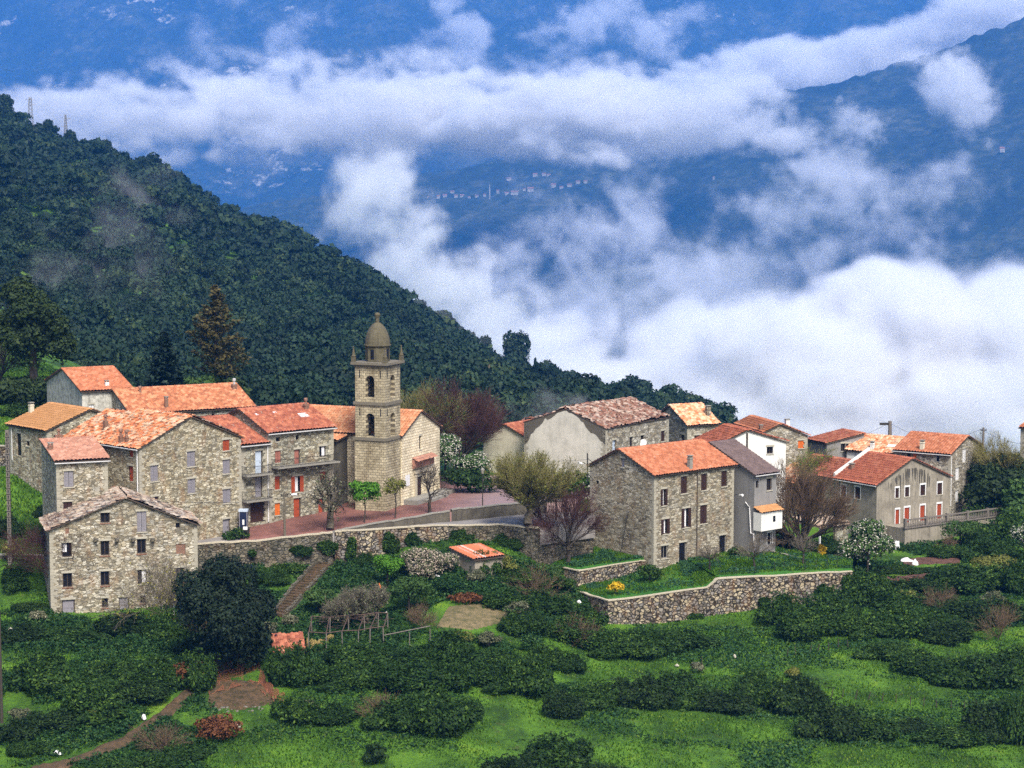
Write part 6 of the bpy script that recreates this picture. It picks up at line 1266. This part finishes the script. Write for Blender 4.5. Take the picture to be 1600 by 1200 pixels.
# white sheet, chair, odds and ends in the garden
def lump(name,label,cat,p,rx,ry,rz,mat,seed,rot=0,n=16):
    rs=np.random.RandomState(seed); V=[];f=[]
    for i in range(n//2+1):
        ph=math.pi/2*i/(n//2)
        for k in range(n):
            a=2*math.pi*k/n; r=1+.22*math.sin(a*3+seed)+.12*rs.randn()*.6; V.append((rx*math.cos(a)*math.cos(ph)*r,ry*math.sin(a)*math.cos(ph)*r,rz*math.sin(ph)*(1+.25*math.sin(a*2+ph*5))))
    for i in range(n//2):
        for k in range(n): j=(k+1)%n; f.append((i*n+k,i*n+j,(i+1)*n+j,(i+1)*n+k))
    o=link(name,mesh_np(name,np.array(V),np.array(f),[mat],smooth=False),None,tuple(p)); o.rotation_euler=(0,0,rot); return tag(o,label,cat)
lump('plastic_sheet','long crumpled white plastic sheet on the soil of the vegetable garden','sheet',hit(1416,879),.8,.4,.42,M['sh_w'],2,-.2)
lump('plastic_sheet','smaller white sheet end folded upright beside the long crumpled one','sheet',hit(1430,883),.32,.28,.55,M['sh_w'],4)
def chair(px,py,label):
    b=hit(px,py); t=empty('garden_chair',tuple(b),label,'chair'); 
    for sx in(-.22,.18):
        for sy in(-.22,.18): mb=MB(); mb.box((sx,sy,0),(.04,0,0),(0,.04,0),(0,0,.42)); x=mb.build('leg',M['sh_w']); x.parent=t
    mb=MB(); mb.box((-.25,-.25,.423),(.5,0,0),(0,.5,0),(0,0,.05)); x=mb.build('seat',M['sh_w']); x.parent=t
    mb=MB(); mb.box((-.25,.2,.476),(.5,0,0),(0,.04,0),(0,0,.5)); x=mb.build('backrest',M['sh_w']); x.parent=t
chair(1402,860,'white plastic garden chair under the white blossoming tree')
for i,(px,py,s,lb) in enumerate([(1395,893,.28,'pale crooked rag lying at the lower soil bed'),(1355,868,.4,'slim white board leaning in the grass below the white blossoming tree'),(225,1126,.4,'white rag caught in the brambles above the reddish path'),(90,1184,.35,'whitish plastic scrap beside the reddish path'),(16,992,.5,'pale tumbled stones at the left edge'),
 (1148,1030,.3,'white stone in the upper meadow'),(1058,1044,.22,'small white stone low in the meadow beside the foot brambles'),(1316,942,.28,'round white object at the right foot of the terrace wall'),(1221,955,.35,'white scrap on the brambles by the terrace wall'),(905,946,.3,'white scrap on the brambles left of the terrace wall'),
 (370,1140,.45,'pale boulder beside the dead bracken'),(604,964,.3,'white bucket shaped scrap under the orchard trees'),(527,1022,.25,'white rag hanging under the pergola'),(550,1018,.22,'small white rag under the right end of the pergola'),(860,1043,.22,'tiny white stone at the tip of the upper meadow')]):
    lump('scrap' if 'stone' not in lb and 'boulder' not in lb else 'stone',lb,'debris' if 'stone' not in lb and 'boulder' not in lb else 'stone',hit(px,py)+(0,0,.12),s*.9,s*.5,s*.8,M['sh_w'] if 'stone' not in lb and 'boulder' not in lb else M['lintel'],i+10,i,10)
# plank above the orchard
mb=MB(); a_=hit(671,908)+(0,0,.7); b_=hit(687,913)+(0,0,.6); mb.box(a_,b_-a_,(0,.2,.05),(0,0,.08)); tag(mb.build('plank',M['sh_w']),'white plank lying over a heap of cuttings in the gardens','plank')
# standing chimney pipe behind the orchard
mb=MB(); b_=hit(596,950); mb.tube([b_,b_+(-.15,0,2.0),b_+(-.2,0,2.3)],[.1,.12,.02],6); tag(mb.build('stove_pipe',M['sh_o']),'rusty orange stove pipe standing among the orchard trees','pipe')
# pergola
PG=empty('pergola',tuple(hit(545,1018)),'grey pole pergola covered with bare vines below the orchard','pergola'); rr=random.Random(3)
fr=[hit(x,y) for x,y in((483,1024),(510,1024),(535,1022),(560,1020),(578,1018),(600,1014))]; bk=[hit(x,y) for x,y in((488,998),(515,998),(545,996),(570,994),(590,992),(606,992))]
for p in fr+bk: mb=MB(); mb.tube([p-(0,0,.3),p+(rr.uniform(-.1,.1),0,1.9)],.055,5); mb.build('post',M['pole'],PG)
mb=MB()
for a_,b_ in zip(fr,bk): mb.tube([a_+(0,0,1.9),b_+(0,0,1.95)],.04,4)
for L_ in(fr,bk): mb.tube([p+(0,0,1.93) for p in L_],.04,4)
for i in range(70):
    s,u_=rr.random()*4.9,rr.random(); k=int(s); p=(fr[k]*(1-(s-k))+fr[k+1]*(s-k))*(1-u_)+(bk[k]*(1-(s-k))+bk[k+1]*(s-k))*u_+(0,0,2.0); mb.tube([p,p+np.array((rr.uniform(-1,1),rr.uniform(-1,1),rr.uniform(-.1,.12)))],.014,3,cap=False)
mb.build('rafter',M['twd'],PG)
mb=MB(); a_=hit(600,1012)+(0,0,1.0); b_=hit(672,998)+(0,0,1.0); mb.tube([a_,b_],.05,5); hr=empty('handrail',tuple(hit(636,1008)),'pale metal pipe rail to the right of the pergola','rail'); mb.build('pipe',M['pole'],hr)
for x,y in((672,1002),(640,1010)): mb=MB(); p=hit(x,y); mb.tube([p-(0,0,.2),p+(0,0,1.1)],.045,5); mb.build('post',M['pole'],hr)
# netting draped over the orange shed and down the bank
def net(name,label,L,mat,seed):
    n0=44; m0=14; A_=dens([hit(*p)+(0,0,.75) for p in L[0]],n0); B_=dens([hit(*p)+(0,0,.12) for p in L[1]],n0); segs=[]
    W=(fbm(np.arange(n0)[:,None]*.22+np.zeros(m0+1),np.arange(m0+1)[None,:]*.25+np.zeros((n0,1)),np.full((n0,m0+1),seed*3.3),3,44)-.5)*.9
    f=lambda a,b: A_[a]*(1-b/m0)+B_[a]*(b/m0)+np.array((W[a,b]*.3,W[a,b]*.5,W[a,b]-.35*math.sin(math.pi*b/m0)))
    for i in range(n0):
        for j in range(m0+1):
            if i<n0-1: segs.append((*f(i,j),*f(i+1,j),.022,.022))
            if j<m0: segs.append((*f(i,j),*f(i,j+1),.022,.022))
    V,q_=prisms(segs,3); tag(link(name,mesh_np(name,V,q_,[mat])),label,'net')
M['net']=flat('orange_netting',(.22,.085,.045),.8,.3,3)
net('safety_net','faded orange safety netting hanging on the bank under the huge laurel',[[(335,1045),(370,1040),(405,1035)],[(325,1088),(370,1078),(410,1068)]],M['net'],1)
net('safety_net','trailing end of orange netting hanging from the tiled shed',[[(408,1060),(425,1085),(445,1098)],[(400,1075),(418,1095),(440,1104)]],M['net'],2)
net('safety_net','yellow rope netting sagging right of the tiled shed',[[(478,1018),(500,1014),(522,1004)],[(480,1026),(500,1022),(520,1012)]],flat('yellow_rope',(.3,.22,.08),.8),3)
mb=MB(); rr=random.Random(6)
RK=[]
for i in range(170):
    p=hit(rr.uniform(335,410),rr.uniform(1076,1114)); s=rr.uniform(.06,.19); R_=[p+np.array((rr.uniform(-s,s),rr.uniform(-s,s),rr.uniform(-s*.4,s))) for _ in range(7)]
    mb.lathe(p-(0,0,.1),[(s*.8,0),(s,s*.4),(s*.7,s*.9),(s*.2,s*1.1)],5,ang=rr.random()*6)
tag(mb.build('rubble',flat('rubble_stone',(.12,.11,.09),.9,.5,2)),'heap of pale rubble on the bank below the orange netting','rubble',kind='stuff')
# fence posts in the meadow
def posts(lst,what,group):
    lst=sorted(lst)
    for i,(px,py,h) in enumerate(lst):
        b=hit(px,py); rr=random.Random(i+px); mb=MB(); H_=h/F*b[1]; mb.tube([b-(0,0,.3),b+(rr.uniform(-.18,.25),0,H_)],[.05,.04],5); tag(mb.build('fence_post',M['barkd']),f'{ORD[i]} thin fence post from the left {what}','fence post',group)
posts([(1230,1028,13),(1243,1026,15),(1264,1022,14),(1277,1020,13),(1295,1018,14),(1310,1014,14),(1326,1012,12)],'in the upper line across the meadow','posts of the upper meadow fence')
posts([(1298,1090,14),(1316,1092,16),(1336,1093,15),(1356,1095,13),(1378,1096,14),(1400,1099,13),(1422,1102,14),(1443,1104,16),(1464,1106,13),(1486,1108,12),(1508,1108,12),(1528,1108,12)],'in the lower line across the meadow','posts of the lower meadow fence')
posts([(1098,1052,26)],'alone beside the long dark hedge','lone post')
def lpost(lst):
    for i,(px,Y) in enumerate(lst):
        b=pz(px,Y,-5.2); mb=MB(); mb.tube([b,b+(0,0,1.0)],.025,4); tag(mb.build('fence_post',M['iron']),f'{ORD[i]} iron rod from the left on the long terrace wall','fence post','iron rods on the terrace wall')
lpost([(1125,205.3),(1150,205.8),(1180,206.4),(1210,206.9),(1225,207.2),(1258,207.9),(1275,208.2),(1292,208.6),(1308,208.9)])
# pylons on the summit
def pylon(px,ptop,pbot,w_,arm,label,off):
    Y=1040; b=at(px,pbot,Y); H_=at(px,ptop,Y)[2]-b[2]; t=empty('pylon',tuple(b),label,'pylon','pylons on the summit'); W_=w_/F*Y/2; r=.11; mb=MB()
    nl=8
    for sx in(-1,1):
        for sy in(-1,1): mb.tube([(sx*W_,sy*W_,-3),(sx*W_*.35,sy*W_*.35,H_)],r,3)
    for i in range(nl):
        f0=1-.65*i/nl; f1=1-.65*(i+1)/nl; z0=H_*i/nl; z1=H_*(i+1)/nl
        for sy in(-1,1):
            mb.tube([(-W_*f0,sy*W_*f0,z0),(W_*f1,sy*W_*f1,z1)],r*.6,3); mb.tube([(W_*f0,sy*W_*f0,z0),(-W_*f1,sy*W_*f1,z1)],r*.6,3)
    x=mb.build('lattice',M['conc']); x.parent=t; mb=MB()
    for z,a0,a1 in arm: mb.box((a0,-.1,H_*z),(a1-a0,0,0),(0,.2,0),(0,0,.2))
    x=mb.build('crossarm',M['conc']); x.parent=t
pylon(48,152,195,9,((.9,-2.2,2.2),(.72,-1.2,2.4)),'left pylon, a tapering lattice mast on the summit of the wooded hill',0)
pylon(103,179,210,5,((.78,0,2.6),(.4,-2.6,0)),'right pylon, a slim lattice mast on the wooded ridge',1)
# ================================================================ far village
M['fw']=flat('far_pale_wall',(.3,.29,.26),.9,.15,.2); M['fr']=flat('far_red_roof',(.22,.11,.08),.9,.2,.2)
def far_house(px,py,wpx,hpx,label,i):
    p=ridge_hit(px,py)+(0,-3,0); s=p[1]/F; W_=wpx*s*.72; H_=hpx*s*.75; t=empty('far_house',tuple(p),label,'house','houses of the far village'); a=math.radians(-12+(i*37)%25); mb=MB(); mb.cbox((0,0,-4),W_,W_*.7,4+H_*.6,a); x=mb.build('wall',M['fw']); x.parent=t
    u=np.array((math.cos(a),math.sin(a),0)); v=np.array((-u[1],u[0],0)); mb=MB(); z=H_*.6+.01; A_=[u*sx*W_*.54+v*sy*W_*.4+(0,0,z) for sx,sy in((-1,-1),(1,-1),(1,1),(-1,1))]; r0,r1=-u*W_*.54+(0,0,z+H_*.42),u*W_*.54+(0,0,z+H_*.42)
    mb.poly([A_[0],A_[1],r1,r0]); mb.poly([A_[2],A_[3],r0,r1]); mb.poly([A_[1],A_[2],r1]); mb.poly([A_[3],A_[0],r0]); mb.poly(A_[::-1]); x=mb.build('roof',M['fr']); x.parent=t
FH=[(669,311,4,3),(685,309,7,5),(695,308,9,6),(707,302,9,4),(712,308,8,4),(722,308,8,5),(733,309,6,3),(745,310,8,3),(757,310,6,3),(778,306,6,5),(792,305,9,5),(804,303,15,6),(795,282,10,4),(829,300,13,7),(819,302,6,3),(865,295,10,6),(877,294,8,4),(890,291,10,4),(903,288,10,4),(915,287,8,4),(836,276,10,5),(850,278,8,4),(857,275,8,4),(1115,281,4,4),(1565,236,11,8)]
FL=['lone','small','cream','long pale','low','wide','tiny','red roofed']
for i,(a,b,c,d) in enumerate(FH):
    lb=f'distant {"house standing alone high on the right-hand ridge" if a==1565 else "white speck of a house alone on the middle slope" if a==1115 else ORD[i]+" house from the left in the hazy far village" if i<15 else ORD[i-15]+" house in the upper right part of the hazy far village"}'
    far_house(a,b,c,d,lb,i)
p=ridge_hit(765,311)+(0,-4,0); s=p[1]/F; t=empty('far_bell_tower',tuple(p),'slender pale bell tower of the hazy far village','bell tower'); mb=MB(); mb.cbox((0,0,-5),3.4,3.4,5+16*s,.3); x=mb.build('shaft',M['fw']); x.parent=t; mb=MB(); mb.cbox((0,0,16*s+.01),2.4,2.4,4*s,.3); x=mb.build('belfry',M['fw']); x.parent=t; mb=MB(); mb.lathe((0,0,20*s+.02),[(1.5,0),(1.2,1.5),(.1,4)],8); x=mb.build('spire',M['fw']); x.parent=t
